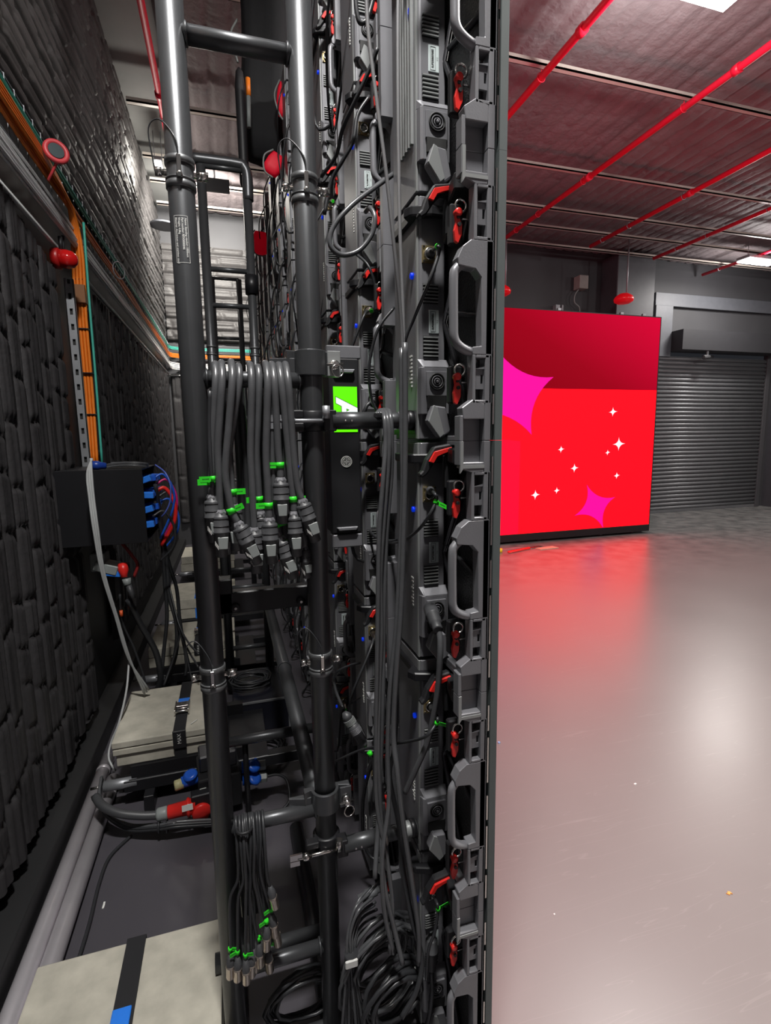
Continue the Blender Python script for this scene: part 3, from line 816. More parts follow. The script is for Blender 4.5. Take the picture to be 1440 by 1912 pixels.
# heavy power lead plugged in below mid height
t = thing('power_cable', 'thick power cable plugged into the wall edge below mid height and running down', 'cable', (0, 0, 0), 0, 'power leads at the wall edge')
P = smooth_path(Pp([(812, 1160, .98), (821, 1185, .96), (822, 1225, .95), (816, 1300, .96), (800, 1380, .98), (775, 1440, 1.0), (757, 1480, 1.02)]), 8)
MB().tube(P, .0065, 10).build('jacket', rubl_m, t)
a = at(801, 1128, Y=1.04); b_ = P[2]
connector(.85, a, b_ - a, 1.15).build('plug_body', plasl_m, t)
MB().box(tuple(a + Vector((-.006, -.022, -.016))), tuple(a + Vector((.008, -.013, .000)))).build('plug_label', gpl_m, t)
t = thing('power_cable', 'power plug hanging from the wall edge close to the floor', 'cable', (0, 0, 0), 0, 'power leads at the wall edge')
a = at(806, 1745, Y=1.02); b_ = at(806, 1812, Y=1.0)
connector(.8, a, b_ - a, 1.1).build('plug_body', plasl_m, t)
MB().tube(smooth_path([b_, at(807, 1850, Y=1.0), at(800, 1905, Y=1.0), at(780, 1960, Y=1.02)]), .006, 8).build('jacket', rub_m, t)

# long cables hanging in front of the screen wall
hang = [
    ('steel safety wire slanting from the top down to mid height beside the screen wall', [(683, -40, 1.0), (688, 60, 1.0), (705, 200, 1.0), (722, 330, 1.0), (738, 480, 1.01), (750, 610, 1.03), (754, 720, 1.04)], .0038, wire_m),
    ('thin straight cable hanging by the first blue knob from the ceiling', [(744, -40, 1.04), (743, 60, 1.04), (744, 250, 1.04), (747, 430, 1.04), (752, 560, 1.04), (756, 700, 1.04)], .0038, wire_m),
    ('bundled cable falling from mid height, outer strand next to the spine', [(756, 640, 1.02), (757, 760, 1.02), (756, 900, 1.02), (752, 1050, 1.02), (748, 1150, 1.02), (740, 1260, 1.02), (735, 1370, 1.02), (742, 1440, 1.0), (752, 1530, .99), (770, 1650, .98), (782, 1740, .97), (782, 1800, .97)], .0062, rubl_m),
    ('bundled cable falling from mid height, inner strand', [(750, 650, 1.03), (750, 780, 1.03), (752, 920, 1.03), (746, 1060, 1.03), (740, 1170, 1.03), (728, 1290, 1.03), (724, 1400, 1.03), (726, 1500, 1.02), (714, 1600, 1.0), (718, 1700, .99), (735, 1780, .98)], .0055, rubl_m),
    ('cable looped over the upper strut, first strand', [(705, 775, 1.07), (717, 766, 1.11), (723, 778, 1.06), (727, 820, 1.05), (724, 880, 1.05), (716, 980, 1.05), (710, 1080, 1.05), (712, 1180, 1.05), (708, 1290, 1.05), (706, 1400, 1.04), (712, 1540, 1.04), (716, 1640, 1.0), (738, 1740, .98), (752, 1800, .96)], .0058, rubl_m),
    ('cable looped over the upper strut, second strand', [(710, 775, 1.07), (722, 766, 1.11), (729, 778, 1.06), (731, 830, 1.055), (730, 890, 1.06), (722, 990, 1.06), (718, 1090, 1.06), (716, 1190, 1.06), (715, 1300, 1.05), (711, 1420, 1.05), (706, 1540, 1.04), (700, 1640, 1.0)], .0058, rubl_m),
    ('cable looped over the upper strut, third strand', [(702, 775, 1.07), (712, 766, 1.11), (718, 780, 1.06), (720, 830, 1.05), (715, 900, 1.04), (708, 1000, 1.04), (706, 1120, 1.04), (704, 1250, 1.04), (702, 1380, 1.04), (704, 1500, 1.04), (722, 1600, 1.02), (733, 1690, 1.0), (728, 1780, .98)], .0052, rubl_m),
    ('limp cable wandering between the strands near the lower strut', [(738, 1230, 1.06), (740, 1330, 1.06), (736, 1400, 1.08), (728, 1450, 1.08), (745, 1540, 1.05), (752, 1620, 1.02), (770, 1720, .99), (788, 1790, .97), (778, 1850, .95), (750, 1900, .94)], .006, rub_m),
    ('smooth black cable arching around the second panel column', [(736, 574, 1.32), (706, 615, 1.32), (690, 680, 1.33), (693, 740, 1.34), (706, 770, 1.34), (716, 782, 1.35)], .004, rub_m),
    ('black cable bowing beside the second panel column', [(660, 470, 1.5), (690, 500, 1.45), (705, 560, 1.45), (716, 630, 1.42), (712, 655, 1.42), (700, 662, 1.4)], .004, rub_m),
    ('big black cable loop hanging beside the second pole', [(735, 325, 1.25), (700, 350, 1.22), (655, 385, 1.2), (622, 425, 1.2), (617, 458, 1.2), (638, 476, 1.2), (670, 468, 1.2), (694, 438, 1.2), (700, 405, 1.2), (690, 388, 1.22), (683, 395, 1.25)], .0058, rubl_m),
    ('black cable crossing behind the upper latch towards the second pole', [(705, 90, 1.3), (690, 130, 1.32), (665, 185, 1.35), (640, 240, 1.4), (628, 290, 1.45), (600, 330, 1.5)], .005, rub_m),
    ('black cable with bend under the top of the second column', [(690, 180, 1.4), (668, 215, 1.4), (660, 262, 1.4), (640, 300, 1.42), (618, 340, 1.45), (606, 400, 1.45)], .005, rub_m),
    ('short loop of cable at the top between pole and panels', [(664, -10, 1.2), (666, 20, 1.2), (672, 42, 1.2), (684, 38, 1.2), (694, 10, 1.2), (700, -20, 1.2)], .005, rub_m),
    ('pale short lead curling behind the display unit', [(686, 985, 1.6), (698, 1000, 1.5), (716, 1008, 1.4), (735, 1010, 1.3), (752, 1004, 1.25)], .0045, rub_m),
]
for lab_, pts, r, m_ in hang:
    cable('hanging_cable', lab_, Pp(pts), r, m_, 'loose cables behind the screen wall')

# in-line plug hanging diagonally
t = thing('inline_plug', 'black in-line power plug hanging diagonally between the second pole and the cables', 'plug', (0, 0, 0))
a, b_ = at(643, 1330, Y=1.15), at(690, 1405, Y=1.12)
ax = (b_ - a)
MB().lathe(a, ax, [(0, .006), (.010, .012), (.016, .0125), (.017, .011), (.034, .011), (.035, .0135), (.062, .0135), (.063, .012), (.082, .012), (.083, .008), (.092, .007), (.098, .005)], 16).build('plug_body', plasl_m, t)
ax.normalize()
for s in (.020, .045):
    m = MB()
    for j in range(5):
        q = a + ax * (s + j * .003); m.lathe(q, ax, [(0, .0142), (.0012, .0142)], 16)
    m.build('grip_ring', panl_m if s < .03 else pan_m, t)
MB().lathe(b_ - ax * .002, ax, [(0, .006), (.010, .006)], 12).build('green_tag', tag_m, t)
MB().tube(smooth_path([at(640, 1322, Y=1.16), at(626, 1285, Y=1.25), at(626, 1258, Y=1.4), at(652, 1243, Y=1.5), at(672, 1238, Y=1.6)]), .004, 8).build('jacket', rub_m, t)
MB().tube(smooth_path([b_, at(697, 1420, Y=1.12), at(699, 1450, Y=1.12), at(698, 1500, Y=1.12)]), .004, 8).build('lead', rub_m, t)

# jumper leads of the deeper columns
jn = 0
for c in range(1, NC):
    for r in range(NR):
        if c < 3 and (r + c) % 2: continue
        y = WY + c * PS; z = WZ + r * PS
        rr = random.Random(c * 31 + r)
        a = Vector((WX + .02, y + .16, z + .38)); q = [a, a + Vector((-.03, -.05, -.03))]
        dx = rr.uniform(-.10, -.05)
        q += [a + Vector((dx, rr.uniform(-.1, .05), -.16)), a + Vector((dx * .8, rr.uniform(.0, .2), -.30)), a + Vector((-.03, rr.uniform(.05, .3), -.38)), a + Vector((-.02, .10, -.26 + rr.uniform(-.1, .1)))]
        o = MB().tube(smooth_path(q, 4), .0042, 6).build('jumper_cable', rub_m)
        tag(o, 'black jumper lead looping off the rear of a deeper screen panel', 'cable', 'jumper leads of the deeper screen panels')
        if c < 7 and rr.random() < .8:
            b2 = Vector((WX + .03, y + .10 * rr.random() + .02, z + .12))
            q = [b2, b2 + Vector((-.05, -.02, -.04)), b2 + Vector((-.08, .05, -.25)), b2 + Vector((-.06, .10, -.48)), b2 + Vector((0, .04, -.5))]
            q = [Vector((p_.x, p_.y, max(.03, p_.z))) for p_ in q]
            o = MB().tube(smooth_path(q, 4), .0055, 6).build('jumper_cable', rub_m)
            tag(o, 'black jumper lead looping off the rear of a deeper screen panel', 'cable', 'jumper leads of the deeper screen panels')
        if c < 4:
            t = thing('data_plug', 'x', 'plug', tuple(a), 0, 'data plugs of the deeper columns')
            t['label'] = 'metal data plug in the %s column of panels, %s row from the floor' % (['', 'second', 'third', 'fourth'][c], ordinal(r))
            MB().lathe((0, .005, 0), (0, -1, -.2), [(0, .011), (.02, .011), (.021, .008), (.035, .007)], 12).build('shell', nick_m, t)
            MB().lathe((0, -.028, -.006), (-.3, -1, -.6), [(0, .0055), (.008, .0055)], 10).build('green_tag', tag_m, t)

# ================================================================== LADDER TRUSSES
LX0, LX1 = -0.058, 0.177
R_ = 0.0245


def truss_ladder(y, zmax, first, label):
    t = thing('ladder_truss', label, 'truss', (0, y, 0), 0, 'ladder trusses bracing the screen wall')
    for x in (LX0, LX1):
        MB().cyl((x, 0, 0.045), (x, 0, zmax), R_, 32 if first else 16).build('upright', pole_m, t)
        zz = 1.045
        while zz < zmax - 0.1:
            m = MB()
            m.lathe((x, 0, zz - 0.030), (0, 0, 1), [(0, R_ + .0006), (.002, R_ + .0028), (.012, R_ + .0028), (.0125, R_ + .0012), (.015, R_ + .0012), (.0155, R_ + .003), (.0175, R_ + .003), (.018, R_ + .0006)], 32)
            m.lathe((x, 0, zz + 0.012), (0, 0, 1), [(0, R_ + .0006), (.001, R_ + .0028), (.012, R_ + .0028), (.013, R_ + .0006)], 32)
            m.build('joint_collar', collar_m, t)
            if first:
                # spigot pin across the joint
                m = MB().cyl((x - R_ - .020, 0, zz), (x + R_ + .024, 0, zz), .0055, 12)
                m.cyl((x + R_ + .006, 0, zz), (x + R_ + .026, 0, zz), .0085, 12).cyl((x - R_ - .020, 0, zz), (x - R_ - .008, 0, zz), .008, 12)
                m.build('spigot_pin', chr_m, t)
                MB().box((x - .004, -R_ - .006, zz - .010), (x + .004, -R_ - .001, zz + .022)).lathe((x, -R_ - .001, zz - .012), (0, -1, 0), [(0, .006), (.005, .006), (.007, .003)], 12).build('pin_clip', chr_m, t, 0.001)
                MB().cyl((x, -R_ - .002, zz - .014), (x, -R_ - .0085, zz - .014), .0038, 10).build('clip_hole', ink_m, t)
                lp = [(x - .02, -R_ - .004, zz + .03), (x - .004, -R_ - .002, zz + .05), (x - .03, -.01, zz + .085), (x - .05, -.005, zz + .07), (x - R_ - .022, 0, zz + .02), (x - R_ - .02, 0, zz)]
                lp[0] = (x, -R_ - .004, zz + .018)
                MB().tube(smooth_path(lp, 6), .0013, 6).build('pin_lanyard', rub_m, t)
            zz += 1.005
    for zr in [z for z in (0.045, 0.298, 0.676, 1.173, 1.673, 2.291, 2.48 if not first else 2.79, 3.0) if z < zmax + .01]:
        if first and zr in (1.173,): continue
        m = MB().cyl((LX0, 0, zr), (LX1, 0, zr), .0165 if first else .014, 20 if first else 12)
        if first:
            for x, s in ((LX0, 1), (LX1, -1)): m.torus((x + s * (R_ + .001), 0, zr), (1, 0, 0), .0175, .003, 20, 6)
        m.build('rung', pole_m, t)
    return t


T1 = truss_ladder(1.12, 3.3, True, 'dark aluminium ladder truss with the printed plate, rising past the hung power plugs')
# printed plate on its first upright
pc = at(342, 445, Y=1.095)
pl = MB()
R2 = R_ + .0006
a0 = math.atan2(-.95, -.08)


def on_pole(u, z, k=0.0):
    a = -math.pi / 2 - .14 + u / R_
    return Vector((LX0 + math.cos(a) * (R2 + k), math.sin(a) * (R2 + k), z))


z0_, z1_ = at(342, 490, Y=1.095).z, at(342, 402, Y=1.095).z
cu_lines = ['Name: Standing stacker-1000mm', 'Part number: RFX0000046', 'Weight: 4.8kg', 'Material: Aluminium and stainless steel']
w2 = .0125
m = MB()
for (ua, za, ub, zb) in ((-w2, z0_, -w2 + .0007, z1_), (w2 - .0007, z0_, w2, z1_), (-w2, z0_, w2, z0_ + .0007), (-w2, z1_ - .0007, w2, z1_)):
    n = 6
    for i in range(n):
        u0, u1 = ua + (ub - ua) * i / n, ua + (ub - ua) * (i + 1) / n
        m.add([on_pole(u0, za), on_pole(u1, za), on_pole(u1, zb), on_pole(u0, zb)], [(0, 1, 2, 3)])
for li, s in enumerate(cu_lines):
    tm = MB(); text_mb(tm, s, .0052, (0, 0, 0), (1, 0, 0), (0, 1, 0), (0, 0, 1), align='LEFT', bold=.00012)
    # reads downwards: x of the text runs along -z, its up is towards +u
    vs = [on_pole(.0085 - li * .0056 + v[1], z1_ - .004 - v[0], .0002) for v in tm.v]
    m.add(vs, tm.f)
m.build('printed_plate', white_m, T1)
truss_ladder(3.12, 3.0, False, 'second black ladder truss along the corridor, with bent top rail')
truss_ladder(5.12, 3.0, False, 'third black ladder truss, farthest along the corridor')
# bent top rail of the second truss
T2 = [o for o in col.objects if o.get('label', '').startswith('second black ladder')][0]
MB().tube(smooth_path([(LX0 - .06, 0, 3.03), (LX1 - .05, 0, 3.03), (LX1 - .01, 0, 3.015), (LX1 + .005, 0, 2.97), (LX1 + .005, 0, 2.85)], 6), .028, 14).build('top_rail', pole_m, T2)
for x in (LX1,):
    MB().cyl((x, 0, 2.36), (x, 0, 2.46), .036, 16).build('sleeve', blk_m, T2)

# dark crossbar plate behind the hung plugs
t = thing('crossbar', 'black crossbar plate with two bolts fixed across the first truss under the power plugs', 'crossbar', (0, 1.16, 0))
a, b_ = at(425, 1068, Y=1.16), at(578, 1062, Y=1.16)
MB().box((LX0 + .01, 0, 1.165), (LX1 - .0, .03, 1.215)).box((LX0 - .0, .0, 1.165), (LX0 + .05, .04, 1.245)).build('plate', blk_m, t, 0.003)
for x in (LX0 + .055, LX1 - .035):
    MB().lathe((x, 0, 1.180), (0, -1, 0), [(0, .010), (.006, .010), (.008, .006)], 14).build('bolt_washer', plas_m, t)
    MB().lathe((x, -.007, 1.180), (0, -1, 0), [(0, .0035), (.005, .003)], 10).build('bolt_head', chr_m, t)

# long brace tube running along the corridor
t = thing('brace_tube', 'long dark tube running back along the corridor from the lower clamp', 'tube', (0, 0, 0))
MB().cyl((LX1 - .01, 1.15, .655), (LX1 - .015, 3.10, .665), .024, 24).build('tube', pole_m, t)
MB().torus((LX1 - .012, 1.95, .66), (0, 1, 0), .026, .003, 20, 6).build('cable_tie', rub_m, t)
MB().tube(smooth_path([(LX1 - .012, 1.95, .634), (LX1 + .0, 1.90, .60), (LX1 + .0, 1.75, .52), (LX1 - .02, 1.62, .60), (LX1 - .012, 1.6, .634)]), .003, 6).build('tie_cord', rub_m, t)


# clamps and struts tying the first truss to the screen wall
def half_clamp(z, label, big=True):
    t = thing('pole_clamp', label, 'clamp', (LX1, 1.12, z), 0, 'clamps on the second pole')
    n = 20
    pl_ = []
    for i in range(n + 1):
        a = math.pi + math.pi * i / n
        pl_.append((math.cos(a) * .033, math.sin(a) * .033))
    inner = [(math.cos(math.pi + math.pi * i / n) * .0255, math.sin(math.pi + math.pi * i / n) * .0255) for i in range(n, -1, -1)]
    poly = [(-.050, .012), (-.050, -.006)] + [p for p in pl_ if True] + [(.060, -.008), (.060, .012)] + [(.0255, .012)] + inner[1:-1] + [(-.0255, .012)]
    m = MB()
    m.prism(poly, 'z', -.026, .026)
    m.build('clamp_shell', pole_m, t, 0.0015)
    MB().prism([(-.050, -.004), (-.033, -.004), (-.033, .012), (-.085, .012), (-.085, .006)], 'z', -.026, .010).build('clamp_wing', pole_m, t, 0.001)
    MB().box((.034, -.014, -.026), (.062, -.009, .026)).build('clamp_ear', panl_m if z > 1 else pole_m, t, 0.001)
    MB().cyl((.048, -.012, -.004), (.048, -.034, -.004), .006, 12).lathe((.048, -.014, -.004), (0, -1, 0), [(0, .011), (.007, .011), (.009, .007)], 14).cyl((.03, -.028, -.004), (.066, -.028, -.002), .003, 8).build('clamp_bolt', chr_m, t)
    MB().torus((.050, -.040, -.018), (.2, -1, .1), .0125, .0016, 24, 6).build('pull_ring', chr_m, t)
    return t


half_clamp(1.708, 'aluminium half clamp with pull ring on the second pole above the display unit')
half_clamp(.700, 'aluminium half clamp with pull ring on the second pole above the lower strut')
for z, s in ((1.588, 'black strut tube between the second pole and the screen wall, passing the green display'), (.588, 'bare strut tube between the second pole and the screen wall near the floor')):
    t = thing('wall_strut', s, 'strut', (0, 1.12, z), 0, 'struts holding the screen wall')
    x0 = LX1 + .036
    m = MB()
    m.cyl((x0, -.03, 0), (x0 + .105, -.03, 0), .0185, 24)
    m.build('sleeve', pole_m, t)
    MB().cyl((x0 + .100, -.03, 0), (WX - .012, -.03, 0), .0175, 24).build('inner_tube', pole_m, t)
    m = MB()
    for j in range(11): m.lathe((x0 + .148 + j * .0032, -.03, 0), (1, 0, 0), [(0, .0195), (.0018, .0195)], 24)
    m.cyl((x0 + .146, -.03, 0), (x0 + .184, -.03, 0), .0188, 24).build('knurled_nut', pan_m if z > 1 else panl_m, t)
    MB().lathe((WX - .030, -.03, 0), (1, 0, 0), [(0, .0185), (.010, .0185), (.012, .022), (.024, .022), (.026, .018)], 20).box((WX - .006, -.05, -.03), (WX + .03, .10, -.018)).build('wall_foot', blk_m, t)
    for dx in (.026, .040): MB().lathe((x0 + dx, -.030 - .0180, -.001), (0, -1, -.1), [(0, .0028), (.002, .002)], 10).build('rivet', chr_m, t)
    # hinged coupler round the pole
    m = MB()
    m.lathe((LX1, 0, -.022), (0, 0, 1), [(0, R_ + .001), (.001, R_ + .008), (.043, R_ + .008), (.044, R_ + .001)], 24)
    m.box((LX1 + .018, -.044, -.022), (LX1 + .044, -.014, .022)).box((LX1 - .052, -.030, -.022), (LX1 - .022, -.008, -.004)).box((LX1 - .052, -.030, .006), (LX1 - .022, -.008, .022))
    m.build('coupler', blk_m, t, 0.002)
    m = MB().cyl((LX1 - .075, -.038, 0), (LX1 + .03, -.038, 0), .0042, 10)
    m.lathe((LX1 - .062, -.038, 0), (1, 0, 0), [(0, .008), (.012, .0095), (.014, .006), (.020, .006)], 12)
    m.box((LX1 - .092, -.041, -.002), (LX1 - .064, -.036, .012)).box((LX1 - .092, -.041, -.016), (LX1 - .070, -.036, -.004))
    m.cyl((LX1 + .022, -.046, .004), (LX1 + .022, -.046, .030), .008, 12)
    m.build('wing_bolt', chr_m if z < 1 else galv_m, t)

# ================================================================== GREEN DISPLAY UNIT
by = 1.40
t = thing('display_unit', 'slim black unit with bright green screen and round crest behind the upper strut', 'control unit', (0, by, 0))
bx0, bx1 = .268, .352
MB().box((bx0, 0, 1.285), (bx1, .10, 1.765)).build('housing', plas_m, t, 0.004, 2)
MB().box((bx0 - .002, .01, 1.765), (bx1 + .010, .05, 1.800)).build('top_bracket', pan_m, t, 0.003)
MB().box((bx0, .0, 1.245), (bx1 + .002, .05, 1.283)).build('bottom_bracket', pan_m, t, 0.003)
for zc, s in ((1.735, -1), (1.305, 1)):
    m = MB().prism([(bx0 + .010, zc), (bx1 - .012, zc), (bx1 - .018, zc - .010), (bx0 + .016, zc - .010)], 'y', -.012, 0)
    m.build('grab_handle', galv_m if s < 0 else pan_m, t, 0.002)
gx0, gx1, gz0, gz1 = bx0 + .012, bx1 - .006, 1.568, 1.690
scr_ = MB().box((gx0, -.0015, gz0), (gx1, 0, gz1)).build('green_screen', emit('display_green', (0.14, 1.0, 0.0), 1.0), t)
m = MB(); zA = at(650, 766, Y=by).z
text_mb(m, 'A', .078, ((gx0 + gx1) / 2, -.0016, zA), (0, 0, -1), (1, 0, 0), (0, -1, 0), mi=0, bold=.0042)
text_mb(m, 'A', .078, ((gx0 + gx1) / 2, -.0020, zA), (0, 0, -1), (1, 0, 0), (0, -1, 0), mi=1, bold=.0030)
m.v = [(v[0], v[1], zA + (v[2] - zA) * 1.15) for v in m.v]
m.build('letter', [ink_m, emit('display_white', (0.9, 1.0, 0.95), 1.1)], scr_)
cx, cz = .312, 1.487
m = MB()
m.torus((cx, -.001, cz), (0, -1, 0), .0145, .0012, 40, 4)
for j in range(40):
    a = 2 * math.pi * j / 40
    m.box((cx + math.cos(a) * .0155 - .0006, -.0012, cz + math.sin(a) * .0155 - .0006), (cx + math.cos(a) * .0155 + .0006, 0, cz + math.sin(a) * .0155 + .0006))
m.torus((cx, -.001, cz), (0, -1, 0), .0108, .0009, 32, 4)
m.box((cx - .0105, -.0012, cz - .0005), (cx + .0105, 0, cz + .0005)).box((cx - .0005, -.0012, cz - .0105), (cx + .0005, 0, cz + .0105))
for sx_ in (-1, 1):
    for sz_ in (-1, 1):
        m.torus((cx + sx_ * .0042, -.001, cz + sz_ * .0040), (0, -1, 0), .0026, .0006, 14, 4)
m.build('round_crest', white_m, t)
MB().box((bx0 - .03, .02, 1.30), (bx0 - .026, .06, 1.76)).build('mounting_rail', blk_m, t)

# ================================================================== POWER PLUGS HUNG OVER THE RUNG
rz = 1.673
# (x at the top, x half way, y half way, x and y of the gland, drop direction x, depth in front of the rung, flag side or None, description)
plugs = [
    (403, 396, 830, 396, 924, 0.00, .020, (-1, .1), 'farthest towards the first pole, half hidden by it'),
    (415, 407, 840, 411, 952, -.02, .032, None, 'second from the first pole, barrel showing printed marks'),
    (434, 421, 880, 443, 975, .42, .040, (1, .2), 'its cable bent towards a green flag'),
    (447, 427, 850, 436, 942, .02, .008, (1, 0), 'tucked behind with a pale barrel'),
    (470, 468, 850, 475, 985, .0, .022, None, 'behind the two plugs with crossed green flags'),
    (484, 479, 850, 486, 955, .05, .004, (-1, -.3), 'its dark body between two green flags'),
    (500, 497, 850, 503, 967, 0.0, .036, (-1, .0), 'in the middle with a pale latch plate'),
    (512, 519, 830, 524, 892, 0.0, .030, (-1, 0), 'hanging highest of all'),
    (525, 539, 850, 549, 955, .02, .028, (1, 0), 'below and beside the highest one'),
    (538, 547, 830, 563, 932, .30, .034, None, 'swung against the second pole'),
    (508, 508, 850, 522, 1002, .28, .014, (1, .5), 'tilted, low beside the middle one'),
    (531, 535, 880, 568, 1020, .05, -.006, None, 'lowest and smallest behind the second pole'),
]
for xt, xm, ym, xb, yb, dx, dep, flag, desc in plugs:
    Yf = 1.12 - .0165 - dep * .6 - .006
    t = thing('power_plug_cable', 'round black plug on a thick cable, ' + desc, 'power cable', (0, 0, 0), 0, 'power plugs hung over the truss rung')
    pt = at(xt, 708, Y=Yf)
    top = Vector((pt.x, 1.12, rz + .0165 + .008 + max(0, dep) * .25))
    pm = at(xm, ym, Y=Yf); pb = at(xb, yb, Y=Yf)
    back = [Vector((pt.x + .003, 1.12 + .035, rz - .01)), Vector((pt.x + .006, 1.12 + .045, rz - .16)), Vector((pt.x + .004, 1.12 + .050, 1.30))]
    axd = Vector((dx, -.02, -1)).normalized()
    path = list(reversed(back)) + [top, Vector((pt.x, Yf, rz - .004)), (pt + pm) / 2 + Vector((.0, -.002, 0)), pm, (pm + pb) / 2 + (Vector((-dx * .012, 0, 0))), pb - axd * .02, pb]
    jac = MB().tube(smooth_path(path, 6), .0073, 12).build('jacket', rubl_m, t)
    s = 1.22 if 'smallest' not in desc else .9
    body = connector(.88, pb, axd, s).build('plug_body', plasl_m, t)
    # rings on the grip
    m = MB()
    for q in (.0135, .026, .036): m.lathe(pb + axd * q * s, axd, [(0, .0140 * s), (.0012, .0140 * s)], 18)
    m.build('grip_ring', plas_m, body)
    MB().lathe(pb - axd * .001, axd, [(0, .0072 * s), (.006, .0098 * s), (.009, .0098 * s)], 6, smooth=False).build('cable_gland', pan_m, body)
    side = Vector((1, 0, 0)) - axd * axd.x; side.normalize(); fr = Vector((0, -1, 0))
    c = pb + axd * .054 * s
    w_ = .0085 * s; h_ = .010 * s
    offx = {'middle with': 0, 'highest of all': 0, 'pale barrel': 0}
    sh_ = 0.0 if any(k in desc for k in ('middle with', 'highest of all', 'pale barrel', 'below and')) else .004
    q = [c + side * (sh_ + a) + axd * b2 + fr * .0128 * s for a, b2 in ((-w_, -h_), (w_, -h_), (w_ * .8, h_), (-w_ * .8, h_))]
    m = MB().add(q + [p_ - fr * .004 for p_ in q], [(0, 1, 2, 3), (7, 6, 5, 4), (0, 4, 5, 1), (1, 5, 6, 2), (2, 6, 7, 3), (3, 7, 4, 0)])
    m.build('latch_plate', gpl_m, t, 0.001)
    if sh_ or 'crossed' in desc:
        m = MB()
        for j in range(4):
            q = c - side * (.006 + j * .0018) + axd * (.004 - .003 * j) + fr * .0127 * s
            m.add([q, q + side * .001, q + side * .001 + axd * .009, q + axd * .009], [(0, 1, 2, 3)])
        m.build('printed_marks', white_m, t)
    if flag:
        tag_flag(t, pb - axd * .026, axd, .026, .012, (flag[0], -.1, flag[1]), .0086)

# green flags that stand on their own cables near the first pole
t = thing('tagged_cable', 'thin cable with a wide green flag lying across the first pole', 'cable', (0, 0, 0))
P = smooth_path(Pp([(392, 730, 1.08), (391, 800, 1.08), (393, 860, 1.075), (397, 910, 1.075)]), 6)
MB().tube(P, .004, 8).build('jacket', rub_m, t)
tag_flag(t, at(398, 894, Y=1.072), (0.02, 0, -1), .026, .011, (-1, -.1, .08), .0045)

# ================================================================== METAL-SHELL DATA CABLES HUNG OVER THE LOWER RUNG
rz = .676
ends = [(430, 1817), (444, 1822), (459, 1828), (474, 1806), (484, 1797), (498, 1765), (500, 1808), (508, 1742), (504, 1690), (512, 1760), (470, 1815)]
tops = [440, 447, 453, 460, 466, 473, 480, 485, 492, 470, 457]
desc = ['at the outer corner beside the first pole', 'second along the lowest row', 'lowest of them all', 'set back behind the lowest row', 'at the middle of the bunch', 'under the small green flag', 'low on the outer side', 'hanging half way on the outer side', 'hanging highest', 'behind the one under the green flag', 'hidden behind the lowest one']
for i, ((xb, yb), xt, ds) in enumerate(zip(ends, tops, desc)):
    Yf = 1.085 - (i % 3) * .006
    t = thing('data_plug_cable', 'thin black cable with nickel plug, ' + ds, 'data cable', (0, 0, 0), 0, 'nickel plugs hung over the lower rung')
    pt = at(xt, 1535, Y=Yf); pb = at(xb, yb - 36, Y=Yf)
    dxx = random.uniform(-.006, .006)
    q = [Vector((pt.x + .002, 1.16, .40)), Vector((pt.x, 1.155, rz - .05)), Vector((pt.x, 1.12, rz + .023)), Vector((pt.x, Yf, rz - .015)), Vector((pt.x + dxx, Yf - .002, rz - .10)), at((xt * .6 + xb * .4) - 6 + i % 4 * 5, 1680, Y=Yf), at(xb * .9 + xt * .1, 1760 if yb > 1750 else 1650, Y=Yf), pb]
    if yb < 1750: q = q[:5] + [pb]
    MB().tube(smooth_path(q, 6), .0036, 8).build('jacket', rub_m, t)
    axd = Vector((random.uniform(-.06, .06) + (.12 if xb > 500 else 0), -.02, -1)).normalized()
    MB().lathe(pb, axd, [(0, .0045), (.012, .0070), (.014, .0088), (.028, .0092), (.029, .0092)], 14).build('boot', plasl_m, t)
    MB().lathe(pb + axd * .028, axd, [(0, .0098), (.003, .0106), (.005, .0098), (.029, .0098), (.032, .0088)], 18).build('shell', nick_m, t)
    if i in (0, 1, 2, 5, 7, 6, 4):
        tag_flag(t, pb - axd * .012, axd + Vector((.1 * (i % 3), 0, 0)), .018, .009, ((-1) ** i, -.3, .5 if i % 2 else -.5), .0048)
t = thing('cable_tie', 'black tie cinching the thin cables just under the lower rung', 'tie', tuple(at(456, 1548, Y=1.09)))
MB().torus((0, 0, 0), (0, .1, 1), .016, .0035, 20, 6).build('band', plas_m, t)

# ================================================================== CABLE TRAY AND RISER ON THE CORRIDOR WALL
t = thing('cable_tray', 'steel wire cable tray running the length of the corridor wall and across its end', 'cable tray', (XL, 0, 0))
m = MB()
for z in (2.70, 2.78, 2.86, 2.92):
    m.tube([(.05, .2, z), (.05, YB - .05, z), ], .003, 5)
for z in (2.70, 2.80, 2.90):
    m.tube([(.05, YB - .05, z), (1.25, YB - .05, z)], .003, 5)
y = .25
while y < YB - .1:
    m.tube([(.012, y, 2.68), (.05, y, 2.68), (.055, y, 2.92), (.012, y, 2.94)], .003, 4); y += .10
m.build('wire_mesh', galv_m, t)
m = MB().box((.014, .2, 2.925), (.045, YB - .05, 2.93))
m.box((.014, .2, 2.955), (.02, YB - .05, 2.985))
m.build('perforated_rail', galv_m, t)


def tray_run(z, off, r, m_, name, label, group, y0=.2, end=True, down=None, nz=2, seedv=0):
    rr = random.Random(seedv)
    pts = []
    y = y0
    while y < YB - .25:
        pts.append(Vector((XL + off + rr.uniform(-.004, .004), y, z + rr.uniform(-.006, .006)))); y += .6
    if end:
        yy = YB - off
        pts += [Vector((XL + off, YB - .22, z)), Vector((XL + .09 + off, yy - .04, z)), Vector((XL + .25, yy, z)), Vector((XL + .8, yy, z)), Vector((XL + 1.25, yy, z))]
    o = MB().tube(smooth_path(pts, 3), r, 6).build(name, m_)
    return tag(o, label, 'cable', group)


